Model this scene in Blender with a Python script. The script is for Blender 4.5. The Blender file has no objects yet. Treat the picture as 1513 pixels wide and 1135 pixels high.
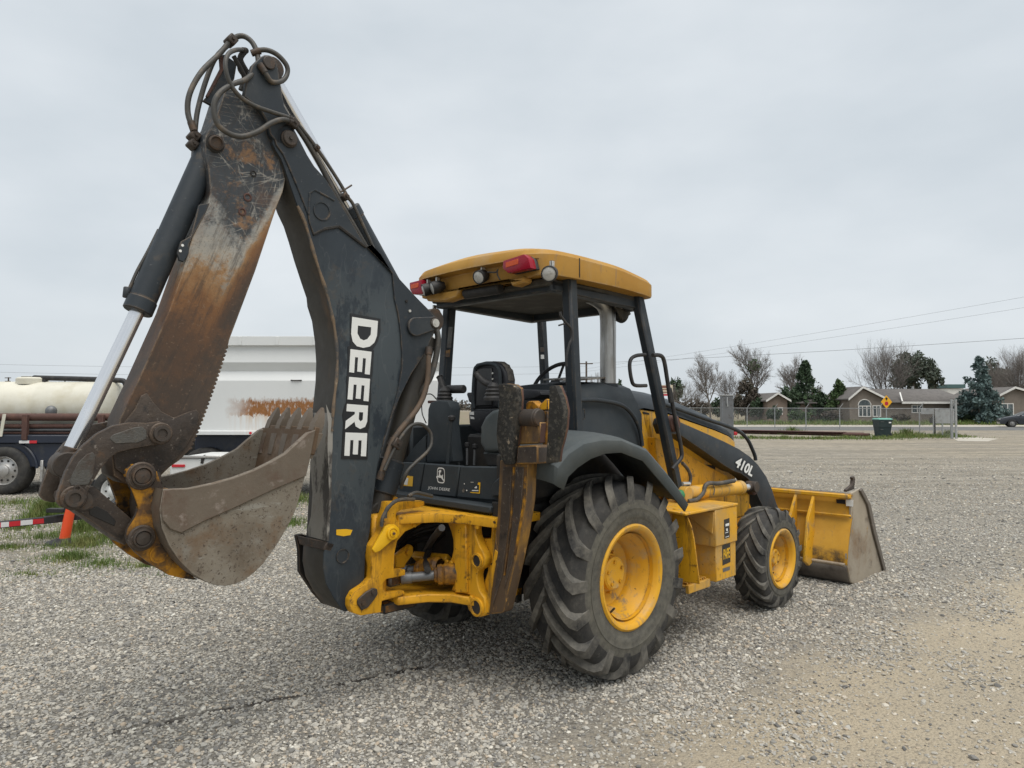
import bpy, bmesh, math, random
import numpy as np
from mathutils import Vector, Matrix
R = math.radians
random.seed(7); rng = np.random.default_rng(7)
sc = bpy.context.scene
COL = sc.collection

# ------------------------------------------------------------------ camera
F, IW, IH, CZ, HOR = 1050.0, 1513, 1135, 1.742, 601.0
PIT = math.atan((HOR - IH/2) / F)
cd = bpy.data.cameras.new('camera'); cam = bpy.data.objects.new('camera', cd); COL.objects.link(cam)
cd.sensor_width = 36; cd.lens = 36*F/IW; cd.clip_end = 3000; cd.clip_start = 0.05
cam.location = (0, 0, CZ); cam.rotation_euler = (math.pi/2 + PIT, 0, 0)
sc.camera = cam

# ------------------------------------------------------------------ sky and sun (overcast)
SUN_EL, SUN_AZ = R(70), R(150)
w = bpy.data.worlds.new('World'); sc.world = w; w.use_nodes = True
nt = w.node_tree; nt.nodes.clear()
def N(nt, t, **k):
    n = nt.nodes.new(t)
    for a, b in k.items(): setattr(n, a, b)
    return n
out = N(nt, 'ShaderNodeOutputWorld'); bg = N(nt, 'ShaderNodeBackground'); nt.links.new(bg.outputs[0], out.inputs[0])
sky = N(nt, 'ShaderNodeTexSky', sky_type='NISHITA', sun_disc=False, sun_elevation=SUN_EL, sun_rotation=SUN_AZ, dust_density=4.0)
sk = N(nt, 'ShaderNodeVectorMath', operation='SCALE'); sk.inputs['Scale'].default_value = 0.06; nt.links.new(sky.outputs[0], sk.inputs[0])
tc = N(nt, 'ShaderNodeTexCoord'); mp = N(nt, 'ShaderNodeMapping'); mp.inputs['Scale'].default_value = (1, 1, 2.2)
nt.links.new(tc.outputs['Generated'], mp.inputs[0])
nz = N(nt, 'ShaderNodeTexNoise'); nz.inputs['Scale'].default_value = 2.1; nz.inputs['Detail'].default_value = 5; nz.inputs['Roughness'].default_value = .5
nt.links.new(mp.outputs[0], nz.inputs['Vector'])
cr = N(nt, 'ShaderNodeValToRGB'); nt.links.new(nz.outputs[0], cr.inputs[0])
cr.color_ramp.elements[0].position = .36; cr.color_ramp.elements[0].color = (.345, .376, .400, 1)
cr.color_ramp.elements[1].position = .66; cr.color_ramp.elements[1].color = (.430, .454, .472, 1)
mx = N(nt, 'ShaderNodeMixRGB'); mx.inputs[0].default_value = .9
nt.links.new(sk.outputs[0], mx.inputs[1]); nt.links.new(cr.outputs[0], mx.inputs[2]); nt.links.new(mx.outputs[0], bg.inputs[0])
bg.inputs[1].default_value = 1.0
sd = bpy.data.lights.new('sun', 'SUN'); so = bpy.data.objects.new('sun', sd); COL.objects.link(so)
sd.energy = 1.5; sd.angle = R(55); sd.color = (1, .955, .89)
so.rotation_euler = (math.pi/2 - SUN_EL, 0, math.pi - SUN_AZ)
so.location = (0, 0, 30)
vs = sc.view_settings; vs.view_transform = 'Standard'; vs.look = 'None'; vs.exposure = 0.95; vs.gamma = 1; vs.use_curve_mapping = False
sc.cycles.max_bounces = 6

# ------------------------------------------------------------------ materials
def ramp(nt, fac, stops):
    r = N(nt, 'ShaderNodeValToRGB'); el = r.color_ramp.elements
    while len(el) < len(stops): el.new(.5)
    for e, (p, c) in zip(el, stops):
        e.position = p; e.color = (c, c, c, 1) if isinstance(c, (int, float)) else (*c, 1)
    nt.links.new(fac, r.inputs[0]); return r.outputs[0]
def noise(nt, co, scale, detail=4, rough=.6, dist=0, stretch=None):
    if stretch:
        m = N(nt, 'ShaderNodeMapping'); m.inputs['Scale'].default_value = stretch; nt.links.new(co, m.inputs[0]); co = m.outputs[0]
    n = N(nt, 'ShaderNodeTexNoise'); n.inputs['Scale'].default_value = scale; n.inputs['Detail'].default_value = detail
    n.inputs['Roughness'].default_value = rough; n.inputs['Distortion'].default_value = dist
    nt.links.new(co, n.inputs['Vector']); return n.outputs[0]
def math_(nt, op, a, b=None, clamp=False):
    n = N(nt, 'ShaderNodeMath', operation=op, use_clamp=clamp)
    for i, v in enumerate((a, b)):
        if v is None: continue
        if isinstance(v, (int, float)): n.inputs[i].default_value = v
        else: nt.links.new(v, n.inputs[i])
    return n.outputs[0]
def mix(nt, fac, a, b):
    n = N(nt, 'ShaderNodeMixRGB')
    for i, v in enumerate((fac, a, b)):
        if isinstance(v, (int, float)): n.inputs[i].default_value = v
        elif isinstance(v, tuple): n.inputs[i].default_value = (*v, 1)
        else: nt.links.new(v, n.inputs[i])
    return n.outputs[0]
def plane(nt, co, nrm, off):
    """signed distance along nrm: dot(co, nrm) - off"""
    d = N(nt, 'ShaderNodeVectorMath', operation='DOT_PRODUCT'); d.inputs[1].default_value = nrm
    nt.links.new(co, d.inputs[0]); return math_(nt, 'SUBTRACT', d.outputs['Value'], off)
def newmat(name):
    m = bpy.data.materials.new(name); m.use_nodes = True; nt = m.node_tree
    b = nt.nodes['Principled BSDF']; c = N(nt, 'ShaderNodeTexCoord'); return m, nt, b, c.outputs['Object']
def edge_wear(nt, co, col, colour, radius=.012, amount=.8):
    """paint rubbed off along real edges: rounded normal against the flat one"""
    bv = N(nt, 'ShaderNodeBevel', samples=4); bv.inputs['Radius'].default_value = radius; ge = N(nt, 'ShaderNodeNewGeometry')
    d = N(nt, 'ShaderNodeVectorMath', operation='DOT_PRODUCT'); nt.links.new(bv.outputs[0], d.inputs[0]); nt.links.new(ge.outputs['Normal'], d.inputs[1])
    e = ramp(nt, d.outputs['Value'], [(.90, 1), (.985, 0)]); n_ = ramp(nt, noise(nt, co, 13, 7, .75), [(.42, 0), (.56, 1)])
    return mix(nt, math_(nt, 'MULTIPLY', math_(nt, 'MULTIPLY', e, n_), amount), col, colour)
def mat(name, base, rough=.55, metal=0, wear=(), bump=None, var=.12, spec=.5, edge=None):
    """wear: list of (colour, scale, lo, hi, detail, stretch) noise-masked layers"""
    m, nt, b, co = newmat(name)
    col = base
    if var:
        f = noise(nt, co, 3.5, 6, .7)
        col = mix(nt, ramp(nt, f, [(.3, 0), (.7, 1)]), tuple(x*(1-var) for x in base), tuple(min(1, x*(1+var)) for x in base))
    for wl in wear:
        c, s, lo, hi = wl[:4]; det = wl[4] if len(wl) > 4 else 6; st = wl[5] if len(wl) > 5 else None
        col = mix(nt, ramp(nt, noise(nt, co, s, det, .68, 0, st), [(lo, 0), (hi, 1)]), col, c)
    if edge: col = edge_wear(nt, co, col, *edge)
    if isinstance(col, tuple): b.inputs['Base Color'].default_value = (*col, 1)
    else: nt.links.new(col, b.inputs['Base Color'])
    rr = ramp(nt, noise(nt, co, 9, 5), [(.25, max(0, rough-.1)), (.75, min(1, rough+.12))]); nt.links.new(rr, b.inputs['Roughness'])
    b.inputs['Metallic'].default_value = metal; b.inputs['Specular IOR Level'].default_value = spec
    if bump:
        bn = N(nt, 'ShaderNodeBump'); bn.inputs['Strength'].default_value = bump[1]; bn.inputs['Distance'].default_value = .01
        nt.links.new(noise(nt, co, bump[0], 6, .7), bn.inputs['Height']); nt.links.new(bn.outputs[0], b.inputs['Normal'])
    return m
DIRT = (.15, .115, .08); RUST = (.16, .065, .022); SCR = (.36, .34, .31)
M = {}
M['char'] = mat('charcoal_paint', (.023, .030, .037), .52, wear=[((.055, .06, .062), 2.2, .5, .85), ((.09, .07, .05), 6, .60, .78), ((.07, .075, .08), 40, .66, .72, 3)], bump=(60, .05), spec=.35, edge=((.16, .115, .075), .012, .8))
M['plastic'] = mat('dark_plastic', (.032, .040, .046), .65, spec=.3, wear=[((.055, .058, .058), 3, .5, .9), ((.08, .065, .05), 14, .64, .82)], bump=(120, .08))
M['fender'] = mat('fender_plastic', (.058, .070, .074), .6, spec=.35, wear=[((.10, .108, .105), 2.5, .45, .85), (DIRT, 12, .66, .85)], bump=(150, .08))
M['black'] = mat('black_rubber', (.016, .016, .017), .6, wear=[((.06, .055, .05), 8, .5, .8)])
M['hose'] = mat('hose_rubber', (.05, .048, .043), .55, wear=[(DIRT, 12, .5, .75)], bump=(200, .1))
M['hose_brown'] = mat('hose_dusty', (.11, .075, .05), .7, wear=[((.05, .045, .04), 14, .5, .7)])
M['dark'] = mat('dark_grime_and_hole_shade', (.018, .017, .016), .8, wear=[((.05, .04, .03), 7, .5, .8)])  # near-black; also paints the shade inside holes and the frame cavity
M['yel'] = mat('yellow_paint', (.63, .318, .016), .45, spec=.3, wear=[((.52, .245, .012), 2.5, .48, .75), ((.30, .15, .02), 5, .55, .70), ((.10, .055, .02), 8, .60, .68), ((.14, .075, .02), 14, .55, .70, 5, (1, 1, .16)), ((.04, .028, .018), 30, .63, .67)], bump=(40, .1), var=.08, edge=((.085, .05, .028), .012, .75))
M['yel_clean'] = mat('yellow_paint_clean', (.66, .345, .022), .42, spec=.3, wear=[((.54, .26, .016), 3, .48, .8), ((.44, .29, .11), 1.6, .46, .66), ((.42, .30, .15), 6, .54, .72), ((.24, .13, .03), 9, .61, .72), ((.06, .04, .02), 26, .65, .70), ((.30, .2, .09), 14, .56, .68, 5, (1, 1, .15))], var=.07, bump=(80, .05), edge=((.13, .075, .035), .009, .55))
M['yel_roof'] = mat('yellow_roof', (.43, .24, .052), .6, spec=.25, wear=[((.38, .19, .032), 2, .4, .8), ((.38, .26, .13), 3, .54, .8, 6, (1, 1, .4)), ((.24, .14, .06), 9, .62, .76), ((.28, .18, .09), 22, .62, .72, 4, (1, 1, .15))], var=.08, bump=(70, .08), edge=((.5, .42, .3), .02, .5))
M['yel_worn'] = mat('yellow_worn', (.46, .21, .012), .55, spec=.3, wear=[((.10, .052, .022), 4, .42, .56), ((.045, .032, .023), 6, .48, .60), ((.15, .085, .035), 14, .56, .68)], bump=(30, .2))
M['yel_bright'] = mat('yellow_bright', (.74, .42, .01), .4, wear=[((.3, .16, .03), 12, .64, .8)], var=.04)
M['pin'] = mat('pin_steel', (.055, .045, .038), .6, .3, wear=[((.10, .06, .035), 12, .5, .7)], bump=(50, .25))
M['cast'] = mat('cast_steel_brown', (.040, .030, .024), .6, .1, wear=[((.075, .055, .04), 4, .45, .7), ((.12, .058, .024), 8, .60, .74), ((.018, .015, .013), 12, .56, .68), ((.15, .13, .11), 45, .62, .70, 3)], bump=(28, .5), edge=((.17, .115, .075), .010, .7))
M['castlight'] = mat('cast_steel_grey', (.075, .072, .065), .6, .1, wear=[((.06, .045, .035), 9, .48, .62), ((.14, .12, .09), 25, .6, .7)], bump=(60, .5))
M['bucket'] = mat('bucket_steel', (.19, .165, .128), .68, .05, wear=[((.105, .078, .052), 3.2, .48, .72), ((.21, .195, .165), 7, .52, .72), ((.07, .05, .036), 34, .58, .70, 5), ((.14, .078, .036), 4, .54, .72), ((.25, .235, .2), 18, .60, .67, 5, (.2, 1, 1)), ((.06, .042, .03), 60, .58, .66, 4)], bump=(70, .25), edge=((.27, .24, .2), .012, .6))
M['bucket_in'] = mat('bucket_inside', (.10, .062, .034), .75, 0, wear=[((.20, .15, .11), 4, .5, .7), ((.06, .04, .03), 8, .55, .7)], bump=(25, .35))
M['edge'] = mat('bucket_cutter', (.13, .104, .078), .65, .1, wear=[((.10, .06, .04), 5, .5, .7), ((.24, .20, .17), 14, .58, .72)], bump=(45, .25))
M['chrome'] = mat('cylinder_rod', (.72, .73, .75), .2, .9, var=.03)
M['steel'] = mat('grey_steel', (.16, .165, .17), .45, .5, wear=[((.08, .07, .06), 8, .55, .7)])
M['exh'] = mat('stainless', (.40, .40, .39), .36, .9, wear=[((.26, .245, .22), 3, .45, .75, 5, (6, 6, 1))], bump=(40, .06))
M['rusty'] = mat('rusty_pipe', (.085, .042, .033), .8, wear=[((.13, .065, .045), 5, .5, .7), ((.05, .03, .027), 11, .55, .7)], bump=(40, .2))
M['red'] = mat('red_lens', (.26, .006, .02), .25, var=.1, spec=.35); M['orange'] = mat('orange_lens', (.55, .075, .012), .25, var=.1, spec=.35)
M['lens'] = mat('lamp_glass', (.42, .42, .40), .2, var=.1, wear=[((.25, .24, .22), 40, .5, .7)])
M['white'] = mat('white_decal', (.72, .73, .71), .5, var=.05, wear=[((.45, .44, .40), 20, .68, .8)])
M['blk_decal'] = mat('black_decal', (.012, .013, .015), .4, var=.05, wear=[((.07, .08, .09), 18, .66, .78)])
M['head'] = mat('headliner', (.05, .047, .04), .9, wear=[((.12, .11, .09), 6, .5, .8)])
M['seat'] = mat('seat_vinyl', (.013, .014, .018), .55, wear=[((.08, .075, .07), 10, .6, .8)])
M['seat_torn'] = mat('seat_foam_torn', (.14, .125, .105), .9, wear=[((.06, .055, .05), 14, .45, .6)], bump=(60, .5))
M['silver'] = mat('silver_pin', (.55, .54, .50), .4, .5, wear=[((.3, .28, .25), 20, .5, .7)])
M['stab'] = mat('stabilizer_worn', (.085, .052, .028), .6, wear=[((.30, .155, .025), 5, .5, .64, 6, (1, 1, .22)), ((.035, .027, .022), 9, .54, .68, 6, (1, 1, .3)), ((.16, .085, .03), 3, .52, .7), ((.36, .2, .06), 30, .60, .66, 5, (1, 1, .25))], bump=(30, .3), edge=((.42, .21, .02), .014, .8))
M['pad'] = mat('stabilizer_rubber', (.018, .017, .015), .85, wear=[((.085, .07, .05), 8, .55, .72), ((.26, .21, .15), 16, .64, .68, 4), ((.10, .11, .045), 9, .66, .72), ((.06, .055, .045), 40, .52, .6, 4)], bump=(35, .7))
M['green'] = mat('green_fitting', (.03, .2, .08), .5)

def boom_mat():
    m, nt, b, co = newmat('boom_paint')
    base = mix(nt, ramp(nt, noise(nt, co, 2.2, 6, .7), [(.3, 0), (.75, 1)]), (.019, .026, .034), (.030, .040, .050))
    # faded patch in the boom's middle, ragged edge
    d = plane(nt, co, (0, 0, 1), 0)
    n1 = noise(nt, co, 5, 6, .75, 0, (1, 1, .5))
    fade = math_(nt, 'MULTIPLY', ramp(nt, n1, [(.44, 0), (.50, 1)]), ramp(nt, math_(nt, 'MULTIPLY', d, .25), [(.2, .25), (.36, 1), (.60, 1), (.68, 0)]))
    base = mix(nt, math_(nt, 'MULTIPLY', fade, .6), base, (.068, .083, .090))
    lnn = noise(nt, co, 7, 3, .5, 0, (1, 1, .35)); base = mix(nt, ramp(nt, lnn, [(.485, 0), (.495, .12), (.505, 0)]), base, (.20, .21, .21))
    drip = ramp(nt, noise(nt, co, 16, 5, .7, 0, (1, 1, .12)), [(.6, 0), (.78, 1)]); base = mix(nt, math_(nt, 'MULTIPLY', drip, .45), base, (.012, .015, .019))
    base = mix(nt, ramp(nt, noise(nt, co, 4, 7, .75), [(.56, 0), (.72, .65)]), base, (.075, .062, .047))
    nt.links.new(base, b.inputs['Base Color']); b.inputs['Roughness'].default_value = .5; b.inputs['Specular IOR Level'].default_value = .35
    return m
M['boom'] = boom_mat()
M['boom_under'] = mat('boom_underside', (.040, .036, .029), .6, wear=[((.085, .052, .028), 5, .56, .72, 6, (1, 1, .3)), ((.26, .21, .16), 5, .68, .76, 8, (1, 1, .25)), ((.035, .035, .035), 3, .55, .75)], bump=(30, .1))
M['boom_edge'] = mat('boom_edge_worn', (.17, .12, .075), .7, wear=[((.06, .06, .06), 14, .45, .62, 6), ((.32, .27, .2), 18, .62, .74)], bump=(60, .3))
M['bare'] = mat('scraped_primer_and_reflection', (.27, .26, .235), .65, wear=[((.06, .055, .05), 7, .5, .57, 6, (1, 1, .35)), ((.16, .115, .07), 9, .56, .72, 6, (1, 1, .4))], bump=(30, .2))

def dipper_mat():
    m, nt, b, co = newmat('dipper_worn')
    ax = Vector((.37, 0, .93)).normalized(); ac = Vector((.93, 0, -.37)).normalized()
    along = plane(nt, co, tuple(ax), 0)          # grows up the stick
    across = plane(nt, co, tuple(ac), 0)         # grows towards the machine
    T0 = Vector((-1.94, 0, 3.28)); B0 = Vector((-2.67, 0, 1.47))
    a0, a1 = B0.dot(ax), T0.dot(ax); c0, c1 = B0.dot(ac), T0.dot(ac)
    t = math_(nt, 'DIVIDE', math_(nt, 'SUBTRACT', along, a0), a1-a0)
    n1 = noise(nt, co, 3.2, 7, .72); n2 = noise(nt, co, 9, 8, .75)
    tt = math_(nt, 'ADD', t, math_(nt, 'MULTIPLY', math_(nt, 'ADD', math_(nt, 'SUBTRACT', n1, .5), math_(nt, 'MULTIPLY', math_(nt, 'SUBTRACT', n2, .5), .55)), .42))
    edge = ramp(nt, math_(nt, 'ADD', math_(nt, 'SUBTRACT', across, c0), math_(nt, 'MULTIPLY', math_(nt, 'SUBTRACT', n1, .5), .16)), [(.03, 0), (.13, 1)])
    te = math_(nt, 'SUBTRACT', tt, math_(nt, 'MULTIPLY', edge, .33))
    col = ramp(nt, te, [(0.0, (.056, .038, .026)), (.22, (.046, .030, .020)), (.34, (.080, .040, .019)), (.45, (.17, .075, .023)), (.53, (.26, .145, .06)),
                        (.58, (.31, .285, .24)), (.655, (.24, .24, .225)), (.71, (.036, .043, .050)), (1, (.030, .037, .044))])
    # scratches: stretched noises in two directions, only on the painted upper half
    s1 = noise(nt, co, 24, 5, .7, .3, (.25, 1, 1)); s2 = noise(nt, co, 26, 5, .7, .3, (1, 1, .22)); s3 = noise(nt, co, 5, 6, .7)
    sm = math_(nt, 'MAXIMUM', ramp(nt, s1, [(.58, 0), (.66, 1)]), ramp(nt, s2, [(.60, 0), (.67, 1)]))
    sm = math_(nt, 'MULTIPLY', sm, ramp(nt, s3, [(.38, 0), (.6, 1)])); sm = math_(nt, 'MULTIPLY', sm, ramp(nt, te, [(.5, 0), (.62, 1)]))
    col = mix(nt, math_(nt, 'MULTIPLY', sm, .85), col, (.40, .38, .34))
    up_ = ramp(nt, te, [(.48, 0), (.60, 1)])
    for sc_, st_, rot in ((7, (.16, 1, 1), .5), (8, (.16, 1, 1), -.9), (9, (.2, 1, 1), 1.5), (11, (.13, 1, 1), .1)):
        mr = N(nt, 'ShaderNodeMapping'); mr.inputs['Rotation'].default_value = (0, rot, 0); nt.links.new(co, mr.inputs[0])
        ns_ = noise(nt, mr.outputs[0], sc_, 3, .55, .4, st_)
        col = mix(nt, math_(nt, 'MULTIPLY', math_(nt, 'MULTIPLY', ramp(nt, ns_, [(.49, 0), (.5, 1), (.51, 0)]), up_), ramp(nt, s3, [(.40, .0), (.58, .7)])), col, (.36, .34, .30))
    rs = math_(nt, 'MULTIPLY', ramp(nt, noise(nt, co, 6.3, 7, .7), [(.57, 0), (.66, 1)]), ramp(nt, te, [(.55, .1), (.7, 1)]))
    col = mix(nt, rs, col, (.22, .12, .055))
    col = mix(nt, ramp(nt, n2, [(.55, 0), (.75, .6)]), col, (.04, .032, .027))
    col = mix(nt, ramp(nt, noise(nt, co, 55, 4, .7), [(.60, 0), (.68, .5)]), col, (.20, .13, .08))
    mr = N(nt, 'ShaderNodeMapping'); mr.inputs['Rotation'].default_value = (0, -.38, 0); nt.links.new(co, mr.inputs[0])
    col = mix(nt, ramp(nt, noise(nt, mr.outputs[0], 30, 7, .75, 0, (1, 1, .12)), [(.50, 0), (.64, .6)]), col, (.03, .022, .017))
    col = mix(nt, ramp(nt, noise(nt, co, 2.6, 8, .75), [(.52, 0), (.66, .5)]), col, (.14, .062, .022))
    col = mix(nt, ramp(nt, noise(nt, co, 90, 4, .7), [(.58, 0), (.68, .45)]), col, (.02, .016, .013))
    col = edge_wear(nt, co, col, (.30, .21, .13), .010, .6)
    nt.links.new(col, b.inputs['Base Color']); b.inputs['Roughness'].default_value = .62
    bn = N(nt, 'ShaderNodeBump'); bn.inputs['Strength'].default_value = .15; bn.inputs['Distance'].default_value = .01
    nt.links.new(n2, bn.inputs['Height']); nt.links.new(bn.outputs[0], b.inputs['Normal'])
    return m
M['dipper'] = dipper_mat()

def tyre_mat(name, dust=.5, ring=False, dc=(.115, .105, .088)):
    m, nt, b, co = newmat(name)
    f = noise(nt, co, 5, 7, .72); g = noise(nt, co, 22, 6, .7)
    col = mix(nt, ramp(nt, f, [(.35, 0), (.72, dust)]), (.013, .0135, .0145), dc)
    col = mix(nt, ramp(nt, g, [(.55, 0), (.75, .6*dust+.1)]), col, (.14, .13, .108))
    if ring:   # dried mud on the sidewall, a ring round the rim
        mpn = N(nt, 'ShaderNodeMapping'); mpn.inputs['Scale'].default_value = (1, 0, 1); nt.links.new(co, mpn.inputs[0])
        ln_ = N(nt, 'ShaderNodeVectorMath', operation='LENGTH'); nt.links.new(mpn.outputs[0], ln_.inputs[0])
        rr = math_(nt, 'ADD', ln_.outputs['Value'], math_(nt, 'MULTIPLY', math_(nt, 'SUBTRACT', f, .5), .09))
        col = mix(nt, math_(nt, 'MULTIPLY', ramp(nt, rr, [(.33, .75), (.47, .9), (.53, .25), (.60, .1)]), ramp(nt, g, [(.3, .35), (.6, 1)])), col, (.125, .117, .093))
    nt.links.new(col, b.inputs['Base Color']); b.inputs['Roughness'].default_value = .78
    bn = N(nt, 'ShaderNodeBump'); bn.inputs['Strength'].default_value = .3; bn.inputs['Distance'].default_value = .008
    nt.links.new(g, bn.inputs['Height']); nt.links.new(bn.outputs[0], b.inputs['Normal'])
    return m
M['tyre'] = tyre_mat('tyre_rubber', .45); M['lug'] = tyre_mat('tyre_lug_dusty', 1.0, False, (.20, .185, .155)); M['sidewall'] = tyre_mat('tyre_sidewall', .45, True)

# ------------------------------------------------------------------ mesh builder
class MB:
    def __init__(s): s.bm = bmesh.new(); s.mats = []
    def mi(s, m):
        m = M[m] if isinstance(m, str) else m
        if m not in s.mats: s.mats.append(m)
        return s.mats.index(m)
    def merge(s, bm):
        me = bpy.data.meshes.new('t'); bm.to_mesh(me); bm.free(); s.bm.from_mesh(me); bpy.data.meshes.remove(me)
    def raw(s, verts, faces, m, bevel=0, seg=1, side=None, caps=None, recalc=True):
        bm = bmesh.new(); i = s.mi(m); vs = [bm.verts.new(v) for v in verts]
        for k, f in enumerate(faces):
            try: fc = bm.faces.new([vs[j] for j in f])
            except ValueError: continue
            fc.material_index = i if (side is None or k in caps) else s.mi(side)
        if recalc: bmesh.ops.recalc_face_normals(bm, faces=bm.faces[:])
        if bevel:
            ed = [e for e in bm.edges if len(e.link_faces) == 2 and e.calc_face_angle(0) > R(28)]
            bmesh.ops.bevel(bm, geom=ed, offset=bevel, segments=seg, affect='EDGES', clamp_overlap=True, profile=.6)
        s.merge(bm); return s
    def prism(s, pts, vec, m, bevel=.004, seg=1, side=None):
        n = len(pts); vec = Vector(vec); a = [Vector(p) for p in pts]; b = [p+vec for p in a]
        fs = [list(range(n)), list(range(2*n-1, n-1, -1))] + [[i, (i+1) % n, n+(i+1) % n, n+i] for i in range(n)]
        return s.raw(a+b, fs, m, bevel, seg, side, (0, 1))
    def box(s, c, size, m, rot=None, bevel=.004):
        c = Vector(c); h = Vector(size)/2; Q = rot or Matrix.Identity(3)
        v = [c + Q @ Vector((x*h.x, y*h.y, z*h.z)) for x in (-1, 1) for y in (-1, 1) for z in (-1, 1)]
        return s.raw(v, [(0,1,3,2),(4,6,7,5),(0,4,5,1),(2,3,7,6),(0,2,6,4),(1,5,7,3)], m, bevel)
    def span(s, lo, hi, m, bevel=.004):
        lo, hi = Vector(lo), Vector(hi); return s.box((lo+hi)/2, hi-lo, m, None, bevel)
    def bar(s, p0, p1, w_, h_, m, up=(0, 1, 0), bevel=.004, taper=1):
        p0, p1 = Vector(p0), Vector(p1); z = (p1-p0).normalized(); x = Vector(up).cross(z).normalized(); y = z.cross(x)
        v = []
        for p, k in ((p0, 1), (p1, taper)):
            for a, b in ((-1,-1),(1,-1),(1,1),(-1,1)): v.append(p + x*a*w_/2*k + y*b*h_/2*k)
        return s.raw(v, [(0,1,2,3),(7,6,5,4),(0,4,5,1),(1,5,6,2),(2,6,7,3),(3,7,4,0)], m, bevel)
    def cyl(s, p0, p1, r0, m, r1=None, n=24, bevel=0, cap=None):
        p0, p1 = Vector(p0), Vector(p1); r1 = r0 if r1 is None else r1
        z = (p1-p0).normalized(); x = z.orthogonal().normalized(); y = z.cross(x); v = []
        for p, r in ((p0, r0), (p1, r1)):
            for i in range(n):
                a = 2*math.pi*i/n; v.append(p + (x*math.cos(a)+y*math.sin(a))*r)
        fs = [list(range(n)), list(range(2*n-1, n-1, -1))] + [[i, (i+1) % n, n+(i+1) % n, n+i] for i in range(n)]
        return s.raw(v, fs, cap or m, bevel, 1, m if cap else None, (0, 1))
    def tube(s, pts, r, m, n=8, sub=5, smooth=True):
        P = [Vector(p) for p in pts]
        if smooth and len(P) > 2:
            Q = []
            for i in range(len(P)-1):
                p0, p1, p2, p3 = P[max(i-1, 0)], P[i], P[i+1], P[min(i+2, len(P)-1)]
                for k in range(sub):
                    t = k/sub; Q.append(.5*((2*p1)+(-p0+p2)*t+(2*p0-5*p1+4*p2-p3)*t*t+(-p0+3*p1-3*p2+p3)*t**3))
            P = Q+[P[-1]]
        v = []; x = None
        for i, p in enumerate(P):
            d = (P[min(i+1, len(P)-1)]-P[max(i-1, 0)])
            if d.length < 1e-7: d = Vector((0, 0, 1))
            d.normalize()
            x = d.orthogonal().normalized() if x is None else (x - d*x.dot(d)).normalized()
            y = d.cross(x)
            rr = r if not callable(r) else r(i/(len(P)-1))
            for k in range(n):
                a = 2*math.pi*k/n; v.append(p+(x*math.cos(a)+y*math.sin(a))*rr)
        fs = [[i*n+k, i*n+(k+1) % n, (i+1)*n+(k+1) % n, (i+1)*n+k] for i in range(len(P)-1) for k in range(n)]
        fs += [list(range(n)), list(range((len(P)-1)*n, len(P)*n))]
        return s.raw(v, fs, m)
    def lathe(s, prof, org, axis, m, n=48, close=False):
        org = Vector(org); z = Vector(axis).normalized(); x = z.orthogonal().normalized(); y = z.cross(x); v = []
        for r, a in prof:
            for i in range(n):
                t = 2*math.pi*i/n; v.append(org + z*a + (x*math.cos(t)+y*math.sin(t))*r)
        k = len(prof); rg = range(k if close else k-1)
        fs = [[i*n+j, i*n+(j+1) % n, ((i+1) % k)*n+(j+1) % n, ((i+1) % k)*n+j] for i in rg for j in range(n)]
        return s.raw(v, fs, m)
    def loft(s, rows, m, closed=False, caps=False):
        n = len(rows[0]); v = [p for r in rows for p in r]; q = n if closed else n-1
        fs = [[i*n+j, i*n+(j+1) % n, (i+1)*n+(j+1) % n, (i+1)*n+j] for i in range(len(rows)-1) for j in range(q)]
        if caps: fs += [list(range(n)), list(range((len(rows)-1)*n, len(rows)*n))]
        return s.raw(v, fs, m)
    def obj(s, name, parent=None, sharp=38, solid=0, kind=None, label=None):
        me = bpy.data.meshes.new(name); s.bm.to_mesh(me); s.bm.free()
        for m in s.mats: me.materials.append(m)
        me.shade_smooth(); me.set_sharp_from_angle(angle=R(sharp))
        o = bpy.data.objects.new(name, me); COL.objects.link(o); o.parent = parent
        if solid:
            md = o.modifiers.new('thickness', 'SOLIDIFY'); md.thickness = solid; md.offset = 0
        if kind: o['kind'] = kind
        if label: o['label'] = label
        return o
def empty(name, loc=(0, 0, 0), rz=0, parent=None):
    o = bpy.data.objects.new(name, None); COL.objects.link(o); o.location = loc; o.rotation_euler = (0, 0, rz); o.parent = parent
    o.empty_display_size = .2; return o
def tag(o, label, cat, group=None):
    o['label'] = label; o['category'] = cat
    if group: o['group'] = group
    return o
def mirror(o, parent=None):
    c = o.copy(); COL.objects.link(c); c.parent = parent or o.parent; c.scale = (1, -1, 1)
    for ch in o.children: d = ch.copy(); COL.objects.link(d); d.parent = c
    return c
def text_poly(body, bold=0.0):
    cu = bpy.data.curves.new('t', 'FONT'); cu.body = body; cu.offset = bold; cu.resolution_u = 3
    o = bpy.data.objects.new('t', cu); COL.objects.link(o)
    bpy.context.view_layer.update()
    me = bpy.data.meshes.new_from_object(o); v = [(p.co.x, p.co.y) for p in me.vertices]; f = [list(p.vertices) for p in me.polygons]
    bpy.data.objects.remove(o); bpy.data.curves.remove(cu); bpy.data.meshes.remove(me)
    xs = [a for a, b in v]; ys = [b for a, b in v]; x0, y0 = min(xs), min(ys)
    wd, ht = max(xs)-x0, max(ys)-y0
    return [((a-x0)/wd, (b-y0)/ht) for a, b in v], f
def put_text(mb, body, o, ex, ey, m, bold=0.0):
    v, f = text_poly(body, bold); o, ex, ey = Vector(o), Vector(ex), Vector(ey)
    mb.raw([o+ex*a+ey*b for a, b in v], f, m, recalc=False)

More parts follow.
